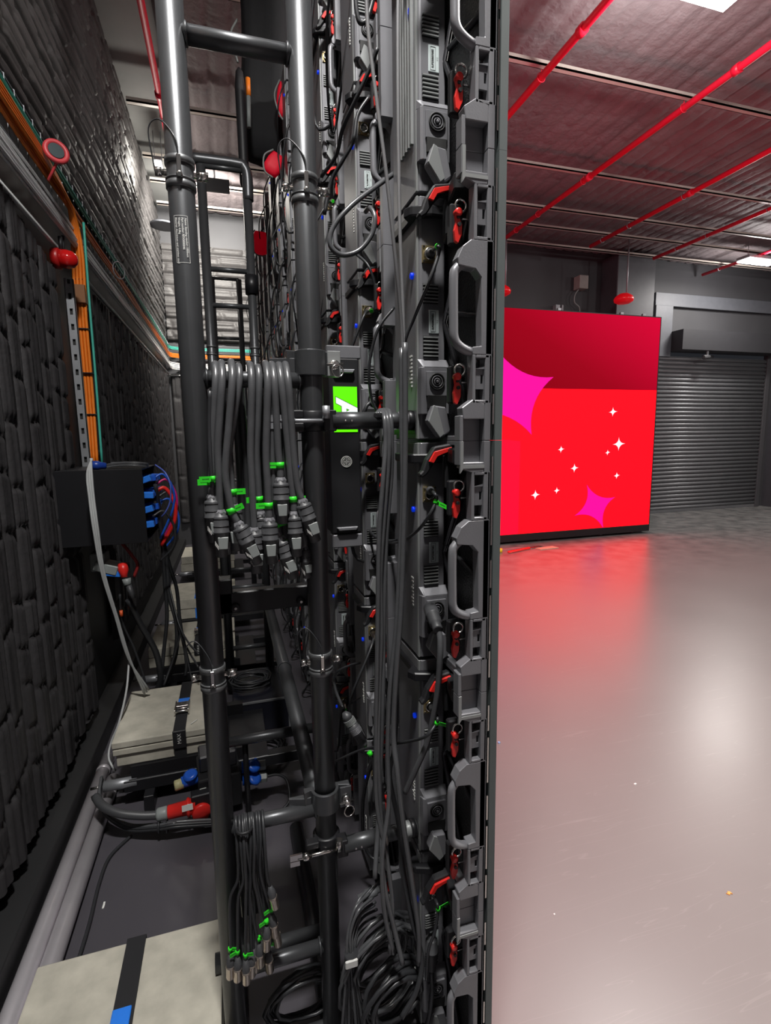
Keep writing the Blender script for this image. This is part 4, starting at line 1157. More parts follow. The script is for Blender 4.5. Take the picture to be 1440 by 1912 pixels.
for i in range(9):
    tray_run(2.555 + .017 * (i % 6), .075 + .014 * (i // 6) + .004 * (i % 2), .0062, whc_m, 'white_cable', 'white data cable in the bundle below the tray on the corridor wall', 'white data cables', seedv=i)
for i in range(4):
    tray_run(2.72 + .016 * i, .075, .0075, orange_m, 'orange_cable', 'orange cable lying along the tray on the corridor wall', 'orange tray cables', seedv=20 + i)
for i in range(3):
    tray_run(2.83 + .015 * i, .072, .0068, teal_m, 'green_cable', 'green cable lying along the top of the tray', 'green tray cables', seedv=40 + i)
tag(MB().tube([(XL + .03, .2, 2.50), (XL + .03, YB - .06, 2.50)], .012, 8).tube([(XL + .03, YB - .05, 2.48), (XL + 1.3, YB - .05, 2.48)], .012, 8).build('conduit_pipe', whc_m), 'thin white conduit under the white cables', 'conduit')
# orange cables that leave the tray and drop to the rack
for i in range(4):
    o1_ = .0155 * i
    P = smooth_path([(XL + .092, 1.2, 2.80 - .014 * i), (XL + .092, 2.3, 2.79 - .014 * i), (XL + .092 + .2 * o1_, 2.95, 2.76 - .01 * i), (XL + .08 + .5 * o1_, 3.14, 2.66), (XL + .06 + o1_, 3.19, 2.50), (XL + .045 + o1_, 3.21, 2.2), (XL + .04 + o1_, 3.22, 1.8), (XL + .04 + o1_, 3.18, 1.42)], 6)
    tag(MB().tube(P, .0078, 8).build('orange_cable', orange_m), 'orange cable dropping from the tray down to the wall box', 'cable', 'orange riser cables')
P = smooth_path([(XL + .115, 3.24, 2.7), (XL + .108, 3.24, 2.3), (XL + .106, 3.235, 1.9), (XL + .104, 3.21, 1.42)], 6)
tag(MB().tube(P, .0065, 8).build('green_cable', teal_m), 'thin green cable beside the orange riser cables', 'cable')
for z in (2.40, 2.15, 1.92, 1.70, 1.50):
    tag(MB().box((XL + .028, 3.195, z), (XL + .100, 3.235, z + .004)).build('riser_tie', rub_m), 'black tie holding the orange riser cables', 'tie', 'ties on the orange riser')
tag(MB().box((XL + .028, 3.175, 2.28), (XL + .104, 3.235, 2.37)).build('riser_tape', mat('brown_tape', (0.22, 0.09, 0.03), 0.5)), 'brown tape wrapped round the orange riser cables under the red beacon', 'tape')
# slotted steel strut
t = thing('slotted_strut', 'slotted galvanised strut standing upright beside the orange riser cables', 'strut', (XL + .055, 3.08, 1.40))
m = MB()
H_ = .97
m.box((-.021, 0, 0), (-.007, .004, H_)).box((.007, 0, 0), (.021, .004, H_)).box((-.021, 0, 0), (-.018, .02, H_)).box((.018, 0, 0), (.021, .02, H_))
z = 0
while z < H_:
    m.box((-.007, 0, z), (.007, .004, min(H_, z + .045))); z += .075
m.build('channel', galv_m, t)
MB().box((-.018, .012, 0), (.018, .014, H_)).build('channel_back', ink_m, t)
# beacon and cable ring
p = at(138, 485, X=-.66)
t = thing('wall_beacon', 'round red alarm beacon on the corridor wall beside the orange riser', 'beacon', tuple(p))
MB().lathe((-.09, 0, 0), (1, 0, 0), [(0, .045), (.03, .048), (.034, .040)], 20).build('beacon_base', mat('red_base', (0.4, 0.01, 0.01), 0.4), t)
MB().lathe((-.056, 0, 0), (1, 0, 0), [(0, .042), (.03, .043), (.055, .036), (.070, .020), (.074, .004)], 20).build('beacon_lens', mat('red_glass', (0.55, 0.01, 0.01), 0.08, 0, 0.8), t)
MB().cyl((-.05, 0, .04), (-.05, 0, .10), .01, 8).cyl((-.05, .03, .03), (-.05, .05, .12), .008, 8).build('gland', plas_m, t)
p = at(105, 283, X=-.63)
t = thing('cable_ring', 'round red cable ring hooked on the tray of the corridor wall', 'ring', tuple(p))
MB().torus((0, 0, 0), (.5, -1, .15), .040, .011, 28, 8).build('ring', mat('faded_red', (0.55, 0.05, 0.06), 0.45), t)
MB().lathe((.0, -.004, -.0), (.5, -1, .15), [(0, .030), (.006, .030)], 20).build('ring_core', mat('dark_teal', (0.01, 0.03, 0.035), 0.4), t)
MB().tube(smooth_path([(-.0, .0, -.04), (-.03, .02, -.08), (-.05, .04, -.10)]), .006, 6).build('tail', MATS['faded_red'], t)
tag(MB().torus(tuple(at(222, 505, X=-.66)), (1, -.6, 0), .055, .004, 24, 6).build('wire_coil', galv_m), 'small wire coil hanging off the tray farther along the corridor', 'wire coil')
# wall disc lamp shape far up
tag(MB().lathe(tuple(at(306, 423, Y=7.2)), (0, 0, 1), [(0, .16), (.02, .16)], 24).build('hanging_disc', duct_m), 'flat grey disc hanging high at the far end of the corridor', 'disc')

# ================================================================== WALL RACK WITH BLUE PATCH PLUGS
ry = 2.62
rx0, rx1, rz0, rz1 = -.612, -.388, 1.075, 1.425
t = thing('wall_rack', 'matt black wall box with blue plugs and cables spilling from its open side', 'equipment box', (rx0, ry, rz0))
m = MB()
w_, d_, h_ = rx1 - rx0, .42, rz1 - rz0
m.box((0, 0, 0), (w_, .006, h_)).box((0, .006, 0), (w_, d_, .006)).box((0, .006, h_ - .006), (w_, d_, h_)).box((-.15, .0, .0), (-.005, d_, h_)).box((0, d_ - .006, 0), (w_, d_, h_))
m.build('case', blk_m, t, 0.002)
MB().box((w_ * .75, .02, .01), (w_ * .80, d_ - .02, h_ - .01)).build('socket_panel', plas_m, t)
rr = random.Random(3)
n = 0
for j in range(4):
    for i in range(4):
        y = .06 + i * .09; z = .06 + j * .072
        MB().box((w_ * .80, y, z), (w_ + .020 + rr.uniform(0, .02), y + .05, z + .030), 0, Matrix.Rotation(rr.uniform(-.35, .1), 3, 'Y')).build('patch_plug', [blues_m, blue_m][n % 2], t, 0.003); n += 1
for j in range(6):
    y = .04 + rr.random() * .3; z = h_ - .06 - j * .035
    q = [Vector((w_ + .02, y, z)), Vector((w_ + .07, y + .02, z + .02)), Vector((w_ + .11, y + .03, z - .06)), Vector((w_ + .10, y + .04, z - .16)), Vector((w_ + .03, y + .05, -.02 - .02 * j))]
    MB().tube(smooth_path(q, 6), .006 if j != 2 else .010, 8).build('patch_lead', [blue_m, mat('magenta_cable', (0.6, 0.02, 0.18), 0.4) if 'magenta_cable' not in MATS else MATS['magenta_cable'], red_m, rub_m, blue_m, rub_m][j], t)
# blue round plug and coiled leads lying on the box
p = Vector((rx0 + .01, ry + .02, rz1 + .022))
t = thing('round_plug', 'dark blue round industrial plug lying on top of the black wall box', 'plug', tuple(p))
MB().lathe((0, 0, 0), (1, .25, -.1), [(0, .020), (.03, .0215), (.035, .018), (.06, .014), (.062, .010)], 20).build('plug_shell', mat('navy_plastic', (0.01, 0.04, 0.25), 0.35), t)
MB().lathe((-.001, 0, 0), (1, .25, -.1), [(0, .0165), (.0015, .0165)], 20).build('plug_face', ink_m, t)
for dy, dz in ((.006, .005), (-.004, .006), (.002, -.007)):
    MB().cyl((-.004, dy, dz), (.0, dy, dz), .002, 8).build('contact_pin', chr_m, t)
t = thing('coiled_lead', 'flat bundle of black and pale leads laid on top of the black wall box', 'cable', (0, 0, 0))
for j in range(6):
    y = ry + .05 + j * .012
    z = rz1 + .008 + .006 * (j % 3)
    q = [(rx0 + .06, y, z), (rx0 + .12, y, z + .008), (rx1 - .03, y, z + .006), (rx1 + .01, y + .03, z - .002), (rx1 - .04, y + .07, z + .003), (rx0 + .07, y + .06, z + .006)]
    MB().tube(smooth_path(q, 6), .0042, 6).build('strand', rub_m if j % 2 else rubl_m, t)
t = thing('blue_lead', 'thin blue lead curving down past the open side of the wall box', 'cable')
MB().tube(smooth_path(Pp([(290, 868, 2.7), (308, 882, 2.66), (318, 905, 2.64), (318, 935, 2.64), (310, 955, 2.64), (302, 965, 2.66)]), 6), .004, 8).build('jacket', mat('slate_blue_cable', (0.08, 0.12, 0.45), 0.4), t)

# pale cables hanging past the box to the floor
for i, (o1, ds) in enumerate(((0, 'first'), (4, 'second'), (8, 'third'))):
    P = Pp([(172 - o1 * .3, 856, 2.50), (163 + o1, 885, 2.48), (167 + o1, 930, 2.46), (175 + o1, 990, 2.44), (190 + o1 * .6, 1070, 2.46), (215 + o1 * .4, 1150, 2.5), (240 + o1 * .3, 1230, 2.55), (278 - o1, 1288 + o1, 2.62)])
    tag(MB().tube(smooth_path(P, 6), .0052, 8).build('grey_cable', mat('pale_grey_cable', (0.38, 0.39, 0.39), 0.4) if 'pale_grey_cable' not in MATS else MATS['pale_grey_cable']),
        'pale grey cable hanging past the wall box to the slabs, %s of three' % ds, 'cable', 'pale hanging cables')
t = thing('grey_cable', 'pale grey cable falling beside the plinth to the floor by the slab stack', 'cable')
MB().tube(smooth_path(Pp([(241, 1235, 2.58), (236, 1290, 2.5), (222, 1350, 2.42), (208, 1385, 2.40), (203, 1415, 2.36), (215, 1440, 2.32)]), 6), .005, 8).build('jacket', MATS['pale_grey_cable'], t)

# socket box under the wall box
sb = at(195, 1050, Y=2.75)
t = thing('socket_box', 'pale wall socket box with blue and red sockets below the black wall box', 'socket box', tuple(sb))
MB().box((-.06, -.02, -.04), (.01, .08, .05)).build('box_body', gpl_m, t, 0.008, 2)
MB().box((-.04, -.05, -.045), (.065, .06, .0), 0, Matrix.Rotation(.35, 3, 'Y')).build('hinged_lid', gpl_m, t, 0.004)
MB().box((.00, -.045, -.065), (.075, .05, -.035), 0, Matrix.Rotation(.2, 3, 'Y')).build('blue_socket', blues_m, t, 0.004)
MB().lathe((.085, -.03, -.005), (.1, -.3, -1), [(0, .022), (.035, .024), (.05, .018), (.07, .014)], 14).build('red_plug', red_m, t)
MB().lathe((.10, -.05, -.078), (.15, -.2, -1), [(0, .020), (.03, .018), (.032, .012)], 12).build('plug_collar', gpl_m, t)
MB().lathe((.108, -.055, -.11), (.25, -.1, -1), [(0, .014), (.07, .013)], 10).build('cable_sleeve', plasl_m, t)
MB().tube(smooth_path([(.06, -.02, .13), (.10, -.03, .08), (.13, -.03, .03), (.15, -.02, -.02), (.13, -.02, -.08)], 5), .008, 8).build('red_lead', mat('dark_red_cable', (0.25, 0.02, 0.02), 0.4), t)

for i, (pts, r, lab_) in enumerate((
    ([(240, 1120, 2.72), (262, 1165, 2.78), (290, 1215, 2.82), (300, 1262, 2.84), (294, 1290, 2.86)], .016, 'thick black cable running down from the red plug behind the slab stack'),
    ([(224, 1110, 2.74), (228, 1160, 2.78), (250, 1210, 2.8), (268, 1262, 2.8), (272, 1290, 2.8)], .006, 'thin black cable with an orange sleeve below the socket box'),
    ([(290, 905, 2.76), (300, 965, 2.85), (305, 1010, 2.9), (318, 1060, 2.95), (330, 1100, 3.0), (336, 1160, 3.0), (345, 1210, 3.0), (352, 1240, 3.0)], .010, 'black cable sagging from the box towards the pole base, outer one'),
    ([(288, 930, 2.8), (302, 1000, 2.86), (308, 1090, 2.9), (312, 1150, 2.9), (306, 1215, 2.9), (300, 1275, 2.85)], .010, 'black cable falling straight from the wall box'),
    ([(300, 990, 2.86), (310, 1040, 2.9), (316, 1110, 2.9), (330, 1165, 2.85), (328, 1220, 2.85), (310, 1275, 2.8)], .012, 'black cable bowing out before dropping to the slabs'),
    ([(316, 1095, 2.9), (334, 1165, 2.8), (352, 1200, 2.7), (372, 1222, 2.6)], .005, 'thin black cable crossing to the first pole, upper one'),
    ([(320, 1110, 2.9), (336, 1180, 2.8), (352, 1215, 2.75), (370, 1245, 2.6)], .005, 'thin black cable crossing to the first pole, lower one'),
    ([(342, 1185, 2.8), (348, 1240, 2.8), (346, 1262, 2.8)], .008, 'short black cable tail over the third slab stack'),
    ([(338, 1180, 2.8), (322, 1235, 2.8), (306, 1280, 2.75)], .006, 'black cable tail falling to the slab stack edge'))):
    cable('black_cable', lab_, Pp(pts), r, rub_m, 'black cables hanging below the wall box')
p = at(226, 1140, Y=2.755)
tag(MB().lathe(tuple(p), (0, 0, -1), [(0, .008), (.03, .008)], 10).build('orange_sleeve', mat('orange_sleeve', (0.8, 0.12, 0.03), 0.5)), 'small orange sleeve on the thin cable below the socket box', 'sleeve')

# ================================================================== CONCRETE BALLAST
def slab_stack(x0, x1, y0, y1, z0, hs, where, strap=None, strap_mat=None, buckle=True, base=True, blue=None):
    z = z0
    rr = random.Random(int(y0 * 10))
    for i, h in enumerate(hs):
        j = rr.uniform(-.006, .006)
        o = MB().box((x0 + j, y0 + j, z), (x1 + j, y1 + j, z + h)).build('concrete_slab', conc_m, None, 0.004, 2)
        tag(o, 'concrete slab %s, %s' % (where, 'topmost of its stack' if i == len(hs) - 1 else 'at the bottom of its stack' if i == 0 else 'between the others, %s up' % ordinal(i)), 'slab', 'concrete ballast slabs')
        z += h + .004
    if strap is not None:
        t = thing('ratchet_strap', '%s webbing strap round the concrete slabs %s' % ('blue' if strap_mat is blues_m else 'black', where), 'strap', (strap, 0, 0))
        w = .025
        MB().box((-w, y0 - .004, z0 - .03), (w, y0 - .001, z + .0), ).box((-w, y0 - .004, z + .0005), (w, y1 + .004, z + .003)).box((-w, y1 + .001, z0 - .03), (w, y1 + .004, z + .0)).build('webbing', strap_mat or strap_m, t)
        if buckle:
            yb = y0 + (y1 - y0) * .38
            m = MB().box((-.032, yb - .045, z + .004), (-.026, yb + .045, z + .028)).box((.026, yb - .045, z + .004), (.032, yb + .045, z + .028))
            for q in (-.04, -.015, .012, .04): m.cyl((-.032, yb + q, z + .018), (.032, yb + q, z + .018), .006, 8)
            m.box((-.026, yb - .005, z + .022), (.026, yb + .035, z + .026))
            m.build('ratchet_buckle', chr_m, t, 0.001)
            MB().box((-w, yb + .05, z + .003), (w, yb + .11, z + .006)).build('blue_strap_end', blues_m, t)
            MB().box((-.027, y0 - .012, z - .075), (.027, y0 - .003, z + .006)).build('strap_keeper', plas_m, t, 0.002)
            m = MB(); text_mb(m, 'MAX', .022, (0, y0 - .0122, z - .03), (0, 0, 1), (-1, 0, 0), (0, -1, 0)); m.build('keeper_print', white_m, t)
        elif blue:
            MB().box((-w, y0 + .0, z + .003), (w, y0 + .05, z + .007)).build('blue_strap_end', blues_m, t)
    return z


# nearest, at the foot of the first pole
slab_stack(-.570, -.090, .93, 1.435, .04, (.05, .05), 'at the foot of the first pole', -.325, None, False, blue=True)
p = at(224, 1906, Z=.155)
tag(MB().box((p.x - .022, p.y - .03, .150), (p.x + .022, p.y + .03, .158)).build('blue_buckle', blues_m, None, 0.002), 'blue buckle on the strap of the slab at the foot of the first pole', 'buckle')
slab_stack(-.530, -.085, 2.25, 2.72, .185, (.050, .028, .030), 'behind the first pole beside the red plug', -.270, None, True)
slab_stack(-.530, -.02, 3.28, 3.72, .175, (.06, .055), 'second along the corridor', -.245, None, True)
slab_stack(-.540, .0, 4.28, 4.80, .13, (.08, .08), 'third along the corridor', -.30, blues_m, False)
slab_stack(-.560, .0, 5.9, 6.45, .13, (.08, .08), 'farthest along the corridor', None)
for y, s in ((2.18, 'under the slab stack behind the first pole'), (3.20, 'under the second slab stack'), (4.20, 'under the third slab stack'), (5.80, 'under the farthest slab stack')):
    t = thing('base_frame', 'black steel base frame ' + s, 'base frame', (0, y, 0), 0, 'base frames of the bracing')
    m = MB()
    for dy in (.05, .50): m.box((-.50, dy, .075), (.30, dy + .05, .125))
    m.box((-.48, .05, .125), (.10, .56, .128))
    m.build('cross_beam', blk_m, t, 0.003)
    for x in (-.42, .25):
        MB().box((x, .0, .0), (x + .04, .62, .075)).build('runner', blk_m, t, 0.002)
    for dy in (.06, .46): MB().box((-.47, dy, .128), (-.0, dy + .04, {2.18: .183, 3.20: .173, 4.20: .129, 5.80: .129}[y])).build('packing_strip', blk_m, t)
    MB().cyl((-.58, .07, .11), (-.45, .07, .11), .022, 16).build('beam_spigot', galv_m, t)
    MB().cyl((-.63, .07, .11), (-.58, .07, .11), .006, 8).build('spigot_bolt', chr_m, t)
# foot tubes of the first truss near the camera
for i, (y, z, r, s) in enumerate(((1.30, .30, .0, ''), )):
    pass
t = thing('base_frame', 'grey tube base frame at the foot of the second pole among the coiled cable', 'base frame', (0, 1.12, 0), 0, 'base frames of the bracing')
MB().cyl((LX0, 0, .045), (LX1 + .20, 0, .045), .024, 20).build('cross_beam', pole_m, t)
for x in (LX0, LX1):
    MB().cyl((x, -.30, .028), (x, .75, .028), .026, 20).build('runner', pole_m, t)
MB().cyl((LX0 - .05, .16, .16), (LX1 + .0, .16, .16), .024, 20).build('spreader_tube', pole_m, t)
for z, s in ((.60, 'lower'),):
    t = thing('rear_rail', 'dark tube crossing behind the first pole above the blue sockets', 'tube', (0, 2.0, .36))
    MB().cyl((-.14, 0, 0), (.30, 0, 0), .020, 16).build('tube', pole_m, t)
    MB().cyl((.0, .02, -.36), (.0, .02, 0), .012, 10).build('post', blk_m, t)

# aluminium pipes along the plinth
for x, s, yb in ((-.640, 'along the corridor plinth, against the wall', 2.60), (-.582, 'along the corridor plinth, on the aisle side', 2.42)):
    t = thing('aluminium_pipe', 'long bare aluminium pipe ' + s, 'pipe', (x, 0, .030), 0, 'aluminium pipes on the corridor floor')
    MB().cyl((0, .6, 0), (0, yb, 0), .0285, 28).build('pipe', alu_m, t)
    MB().lathe((0, yb - .11, 0), (0, 1, 0), [(0, .0290), (.004, .0305), (.016, .0305), (.020, .0290)], 24).build('pipe_collar', alu_m, t)

# ================================================================== FLOOR POWER DISTRIBUTOR WITH RED AND BLUE SOCKETS
o = at(395, 1500, Z=.10)
t = thing('power_distributor', 'black floor power box with red and blue sockets behind the first pole', 'power box', (-.175, 2.09, 0.02), .10)
MB().box((-.02, -.05, .02), (.15, .14, .17)).build('housing', plas_m, t, 0.008, 2)
MB().box((-.01, .00, .17), (.14, .10, .24)).build('breaker_window', mat('smoked_cover', (0.03, 0.03, 0.035), 0.12, 0, 0.6), t, 0.006)
MB().box((-.015, -.0515, .12), (.01, -.050, .138)).build('rating_plate', white_m, t)
MB().prism([(.030, .18), (.045, .18), (.0375, .205)], 'y', -.002, 0).build('warning_sign', mat('yellow_sign', (0.8, 0.55, 0.02), 0.5), t)
# red plug pointing to the wall
MB().lathe((-.035, -.07, .085), (-1, .05, -.02), [(0, .030), (.02, .031), (.022, .036), (.03, .036), (.034, .028), (.10, .026), (.104, .022)], 22).build('red_plug', red_m, t)
MB().lathe((-.138, -.064, .083), (-1, .05, -.02), [(0, .024), (.006, .026), (.035, .025), (.042, .018)], 12).build('plug_gland', gpl_m, t)
MB().box((-.085, -.1015, .095), (-.045, -.0985, .118), 0, Matrix.Rotation(-.2, 3, 'X')).build('plug_label', white_m, t)
MB().lathe((-.015, -.080, .065), (.1, -1, -.1), [(0, .036), (.012, .037), (.018, .034), (.020, .008)], 28).build('red_socket_lid', red_m, t)
MB().box((-.05, -.085, .045), (.03, -.04, .135)).build('socket_frame', plas_m, t, 0.004)
MB().tube(smooth_path([(-.175, -.062, .082), (-.23, -.055, .092), (-.31, -.03, .11), (-.37, .02, .125), (-.40, .08, .13)], 6), [.017] * 25 if False else .0165, 10).build('supply_cable', plasl_m, t)
# blue sockets on the wall side
MB().lathe((-.02, -.01, .165), (-1, -.1, -.05), [(0, .024), (.06, .022), (.062, .018)], 18).build('blue_socket', blue_m, t)
MB().lathe((-.075, -.018, .160), (-1, -.1, -.05), [(0, .021), (.03, .021), (.034, .016)], 12).build('socket_gland', mat('yellowed_grey', (0.45, 0.42, 0.22), 0.5), t)
MB().lathe((-.045, -.02, .185), (-.2, -.3, 1), [(0, .028), (.008, .028), (.014, .018)], 20).build('blue_lid', blue_m, t)
# blue sockets on the truss side
for j, (yy, zz) in enumerate(((-.02, .165), (-.03, .115), (-.035, .065))):
    if j == 2: continue
    MB().lathe((.155, yy, zz), (1, -.1, -.05), [(0, .022), (.05, .024), (.052, .030), (.06, .030), (.066, .024)], 18).build('blue_socket', blue_m, t)
    MB().lathe((.20, yy - .03, zz + .012), (.3, -.5, .8), [(0, .027), (.010, .027), (.014, .016)], 18).build('blue_lid', blue_m, t)
    MB().lathe((.222, yy - .008, zz - .004), (1, -.1, -.05), [(0, .020), (.03, .020), (.034, .012)], 6, smooth=False).build('socket_gland', gpl_m, t)
MB().box((.04, -.055, .17), (.075, -.02, .20)).build('blue_switch', blues_m, t, 0.003)
MB().tube(smooth_path([(.255, -.04, .11), (.30, -.04, .105), (.335, -.06, .08), (.33, -.12, .03), (.28, -.15, .01)], 6), .006, 8).build('outlet_cable', rub_m, t)

# braided bundle sweeping over the floor into the distributor
P0_ = Pp([(190, 1455, 2.28), (186, 1490, 2.2), (200, 1520, 2.12), (240, 1545, 2.05), (290, 1545, 2.0), (330, 1540, 1.98), (400, 1536, 1.98), (440, 1538, 1.98)])
gb = []
for j in range(7):
    a = j * 2.4
    off = Vector((0, math.cos(a), math.sin(a))) * (.010 if j else 0)
    pts = [p_ + off for p_ in P0_]
    pts = [Vector((p_.x, p_.y, max(p_.z, .012))) for p_ in pts]
    cable('floor_cable', 'black cable in the tied bundle sweeping from the pipes to the floor power box', pts if j < 5 else pts[:-2], .0062, rubl_m if j % 3 == 0 else rub_m, 'tied bundle on the corridor floor')
for px in (297, 312):
    c = at(px, 1543, Y=1.995)
    tag(MB().torus((c.x, c.y, max(c.z, .022)), (1, 0, 0), .021, .004, 18, 6).build('cable_tie', rub_m), 'black tie round the floor bundle before the red plug, %s one' % ('first' if px < 300 else 'second'), 'tie')
cable('floor_cable', 'single black cable along the pipes ending under the near concrete slab', [tuple(at(x, y, Z=.008)) for x, y in ((245, 1560), (205, 1600), (185, 1650), (168, 1720), (150, 1780), (145, 1790))], .006, rub_m)
p = at(194, 1690, Z=0)
tag(MB().box((p.x - .003, p.y - .014, 0), (p.x + .003, p.y + .012, .002)).build('paper_scrap', white_m), 'tiny white scrap on the corridor floor between pipe and slab', 'scrap')
p = at(362, 1346, Z=.31)
tag(MB().box((-.002, -.020, 0), (.002, .020, .002), 0, Matrix.Rotation(-.7, 3, 'Z')).build('cable_tie_offcut', white_m), 'white tie offcut lying on the slab stack behind the first pole', 'offcut')
bpy.data.objects[-1] if False else None
for o_ in col.objects:
    if o_.name == 'cable_tie_offcut': o_.location = (p.x, p.y, .3045)

# dark cases and coiled cable under the second truss bay
t = thing('flight_case', 'low dark case with steel edges on the corridor floor inside the truss', 'case', (.0, 2.66, 0))
MB().box((-.05, 0, .0), (.24, .42, .17)).build('case_body', mat('navy_black', (0.012, 0.013, 0.022), 0.4), t, 0.004)
MB().box((-.052, -.004, .164), (.242, .004, .174)).box((.236, -.004, 0), (.244, .004, .17)).build('case_edge', galv_m, t)
for k, (cx_, cy_, cz_, R0, n_, lab_) in enumerate(((.05, 2.85, .185, .10, 7, 'loose coil of dark cable on the low case inside the truss'), (.06, 2.42, .02, .12, 8, 'dark cable coil on the floor before the low case'))):
    t = thing('cable_coil', lab_, 'cable coil', (cx_, cy_, cz_))
    rr = random.Random(k)
    q = []
    for i in range(n_ * 12):
        a = i / 12 * 2 * math.pi
        R = R0 * (1 + .18 * math.sin(i * .37 + k)); q.append((math.cos(a) * R * 1.0, math.sin(a) * R * .8, .008 + .006 * (i // 12) + .004 * math.sin(i * 1.3)))
    MB().tube(q, .0045, 6).build('jacket', rub_m, t)

# ================================================================== BIG COILS AT THE FOOT OF THE SCREEN WALL
rr = random.Random(21)


def coil_px(cx, cy, rx, ry, Y, n_, r, label, seed, tilt=0.0, mat_=None):
    rr = random.Random(seed)
    t = thing('cable_coil', label, 'cable coil', tuple(at(cx, cy, Y=Y)), 0, 'cable coils at the foot of the screen wall')
    o = at(cx, cy, Y=Y); sc = (at(cx + 100, cy, Y=Y) - o).length / 100
    q = []
    ph = rr.random() * 6
    for i in range(n_ * 14):
        a = i / 14 * 2 * math.pi
        k = i // 14
        R = 1 + .14 * math.sin(k * 2.1 + ph) + .03 * math.sin(3 * a + k)
        x = math.cos(a) * rx * R; z = -math.sin(a) * ry * R
        x, z = x * math.cos(tilt) - z * math.sin(tilt) + 5 * math.sin(k * 1.7), x * math.sin(tilt) + z * math.cos(tilt)
        q.append((x * sc, .012 * math.sin(a + k) - .03 * (k / n_) + .02 * math.cos(a), -z * sc * .9))
    MB().tube(q, r, 7).build('jacket', mat_ or rub_m, t)
    return t


coil_px(716, 1800, 66, 86, 1.10, 6, .0052, 'large untidy coil of black cable at the foot of the screen wall, outer turns', 1, .15, rubl_m)
coil_px(712, 1815, 50, 66, 1.13, 6, .0048, 'smaller turns inside the large coil at the foot of the screen wall', 2, -.2)
coil_px(705, 1775, 46, 58, 1.08, 4, .0045, 'loose upper turns resting on the large coil', 3, .4, rubl_m)
coil_px(735, 1850, 46, 48, 1.02, 5, .0058, 'heavier turns at the bottom of the large coil', 4, .1, rub_m)
coil_px(570, 1850, 62, 52, 1.16, 6, .0050, 'flat coil of black cable between the poles on the base tubes', 5, .5, rub_m)
for i in range(8):
    jx = (0, 9, 3, 14, 6, 18, 11, 22)[i]; jy = (0, 22, -14, 30, 8, -22, 16, 40)[i]; dd = (.0, .02, .012, .03, -.006, .024, .006, .035)[i]
    cable('tied_cable', 'one of the straight cables gathered by the white band beside the second pole', Pp([(690 + jx, 1668 + jy, 1.10 + dd), (664 + jx, 1695 + jy * .6, 1.07 + dd), (650 + jx * .8, 1742, 1.055 + dd * .5), (648 + i * 1.8, 1785, 1.045 + dd * .2), (646 + i * 2.9, 1830, 1.045 + dd * .3), (640 + i * 6, 1905, 1.04 + dd), (637 + i * 7.5, 1960, 1.04)]), .0035, rubl_m, 'cables gathered by the white band')
c = at(653, 1787, Y=1.043)
t = thing('tie_band', 'pale tape band gathering the straight cables beside the second pole', 'band', tuple(c))
MB().lathe((.004, 0, -.010), (0, 0, 1), [(0, .017), (.020, .017)], 16).build('band', rub_m, t)
MB().box((-.014, -.020, -.010), (.016, -.014, .010)).build('band_tab', white_m, t, 0.002)
t = thing('steel_coupler', 'small bright coupler lying above the large coil', 'coupler', tuple(at(690, 1668, Y=1.2)))
MB().lathe((-.03, 0, -.008), (1, 0, .25), [(0, .010), (.02, .010), (.021, .013), (.05, .013), (.052, .009), (.06, .009)], 16).build('coupler_body', galv_m, t)
MB().tube(smooth_path([(.028, 0, .008), (.05, .0, .03), (.045, -.03, .12), (.03, -.05, .30)]), .004, 8).build('lead', rubl_m, t)
t = thing('pale_sleeve', 'pale rubber sleeve on a cable below the lower strut', 'sleeve', tuple(at(718, 1560, Y=1.05)))
MB().lathe((-.009, 0, .030), (.25, 0, -1), [(0, .005), (.006, .0068), (.05, .0078), (.056, .005)], 14).build('sleeve_body', mat('pale_rubber', (0.42, 0.38, 0.36), 0.45), t)

# ================================================================== HIGH UP OVER THE CORRIDOR
t = thing('drape_column', 'tall black fabric sleeve hanging from the ceiling behind the second pole', 'fabric sleeve', (.345, 3.45, 0))
n = 26; m = MB(); vs = []; fs = []
for j in range(15):
    z = 3.22 + (ZC - 3.22) * j / 14
    for i in range(n):
        a = 2 * math.pi * i / n
        R = .155 * (1 + .10 * math.sin(a * 5 + j * .25) + .05 * math.sin(j * .9)) * (.62 if j == 0 else .85 if j == 1 else 1)
        vs.append((math.cos(a) * R + .006 * j - .03, math.sin(a) * R * .7, z))
for j in range(14):
    for i in range(n):
        k = (i + 1) % n; fs.append((j * n + i, j * n + k, (j + 1) * n + k, (j + 1) * n + i))
fs.append(tuple(range(n))[::-1])
m.add(vs, fs, 0, True); m.build('fabric', drape_m, t)
MB().tube(smooth_path([(-.16, -.02, 3.95), (-.20, -.04, 3.85), (-.17, -.06, 3.70)]), .006, 6).build('pull_cord', gpl_m, t)
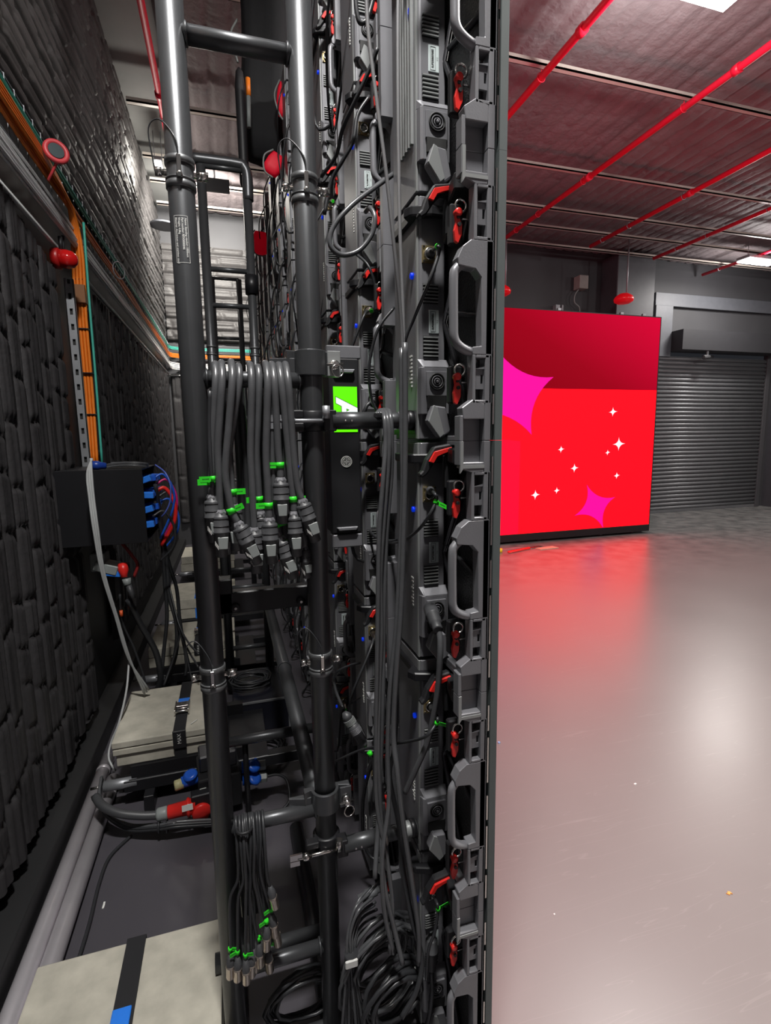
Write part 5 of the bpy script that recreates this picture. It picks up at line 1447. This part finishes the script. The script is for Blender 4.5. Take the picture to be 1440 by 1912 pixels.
for (px, py, Y, w, h, s, rot) in ((511, 308, 3.22, .048, .060, 'bright red fabric bag tucked under the black sleeve', .5), (533, 190, 3.22, .05, .09, 'red fabric bag beside the second pole high up', .05), (486, 455, 4.6, .07, .085, 'small bright red bag on the far ladder truss', .1)):
    c = at(px, py, Y=Y)
    t = thing('red_bag', s, 'bag', tuple(c), 0, 'red fabric bags on the bracing')
    m = MB(); R3 = Matrix.Rotation(rot, 3, 'Y')
    vs = []; n = 14
    prof = [(-1, .35), (-.8, .85), (-.3, 1.0), (.3, .95), (.85, .8), (1, .7)]
    for zz, rr_ in prof:
        for i in range(n):
            a = 2 * math.pi * i / n
            vs.append(R3 @ Vector((math.copysign(abs(math.cos(a)) ** .6, math.cos(a)) * w * rr_, math.copysign(abs(math.sin(a)) ** .6, math.sin(a)) * w * .6 * rr_, zz * h)))
    fs = [(j * n + i, j * n + (i + 1) % n, (j + 1) * n + (i + 1) % n, (j + 1) * n + i) for j in range(len(prof) - 1) for i in range(n)]
    fs += [tuple(range(n))[::-1], tuple(range((len(prof) - 1) * n, len(prof) * n))]
    m.add(vs, fs, 0, True)
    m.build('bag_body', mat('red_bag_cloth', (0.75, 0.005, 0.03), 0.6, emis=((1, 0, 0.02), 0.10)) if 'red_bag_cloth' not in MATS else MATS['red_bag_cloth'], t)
    MB().tube(smooth_path([R3 @ Vector((-w * .7, -w * .5, h)), R3 @ Vector((-w * 1.25, -w * .6, 0)), R3 @ Vector((-w * .5, -w * .6, -h * 1.15)), R3 @ Vector((w * .6, -w * .4, -h * 1.2))]), .005, 6).build('bag_cord', gpl_m, t)
t = thing('hanging_tube', 'short black tube with orange cap hanging before the black sleeve', 'tube', tuple(at(452, 240, Y=3.2)))
MB().lathe((0, 0, -.30), (0, 0, 1), [(0, .020), (.02, .026), (.50, .028), (.54, .024), (.58, .020), (.60, .008)], 16).build('tube_body', plas_m, t)
MB().cyl((.045, .02, .18), (.045, .02, .27), .013, 10).build('orange_cap', orange_m, t)
MB().cyl((.040, .02, .02), (.045, .02, .18), .012, 10).build('pale_sleeve_part', gpl_m, t)
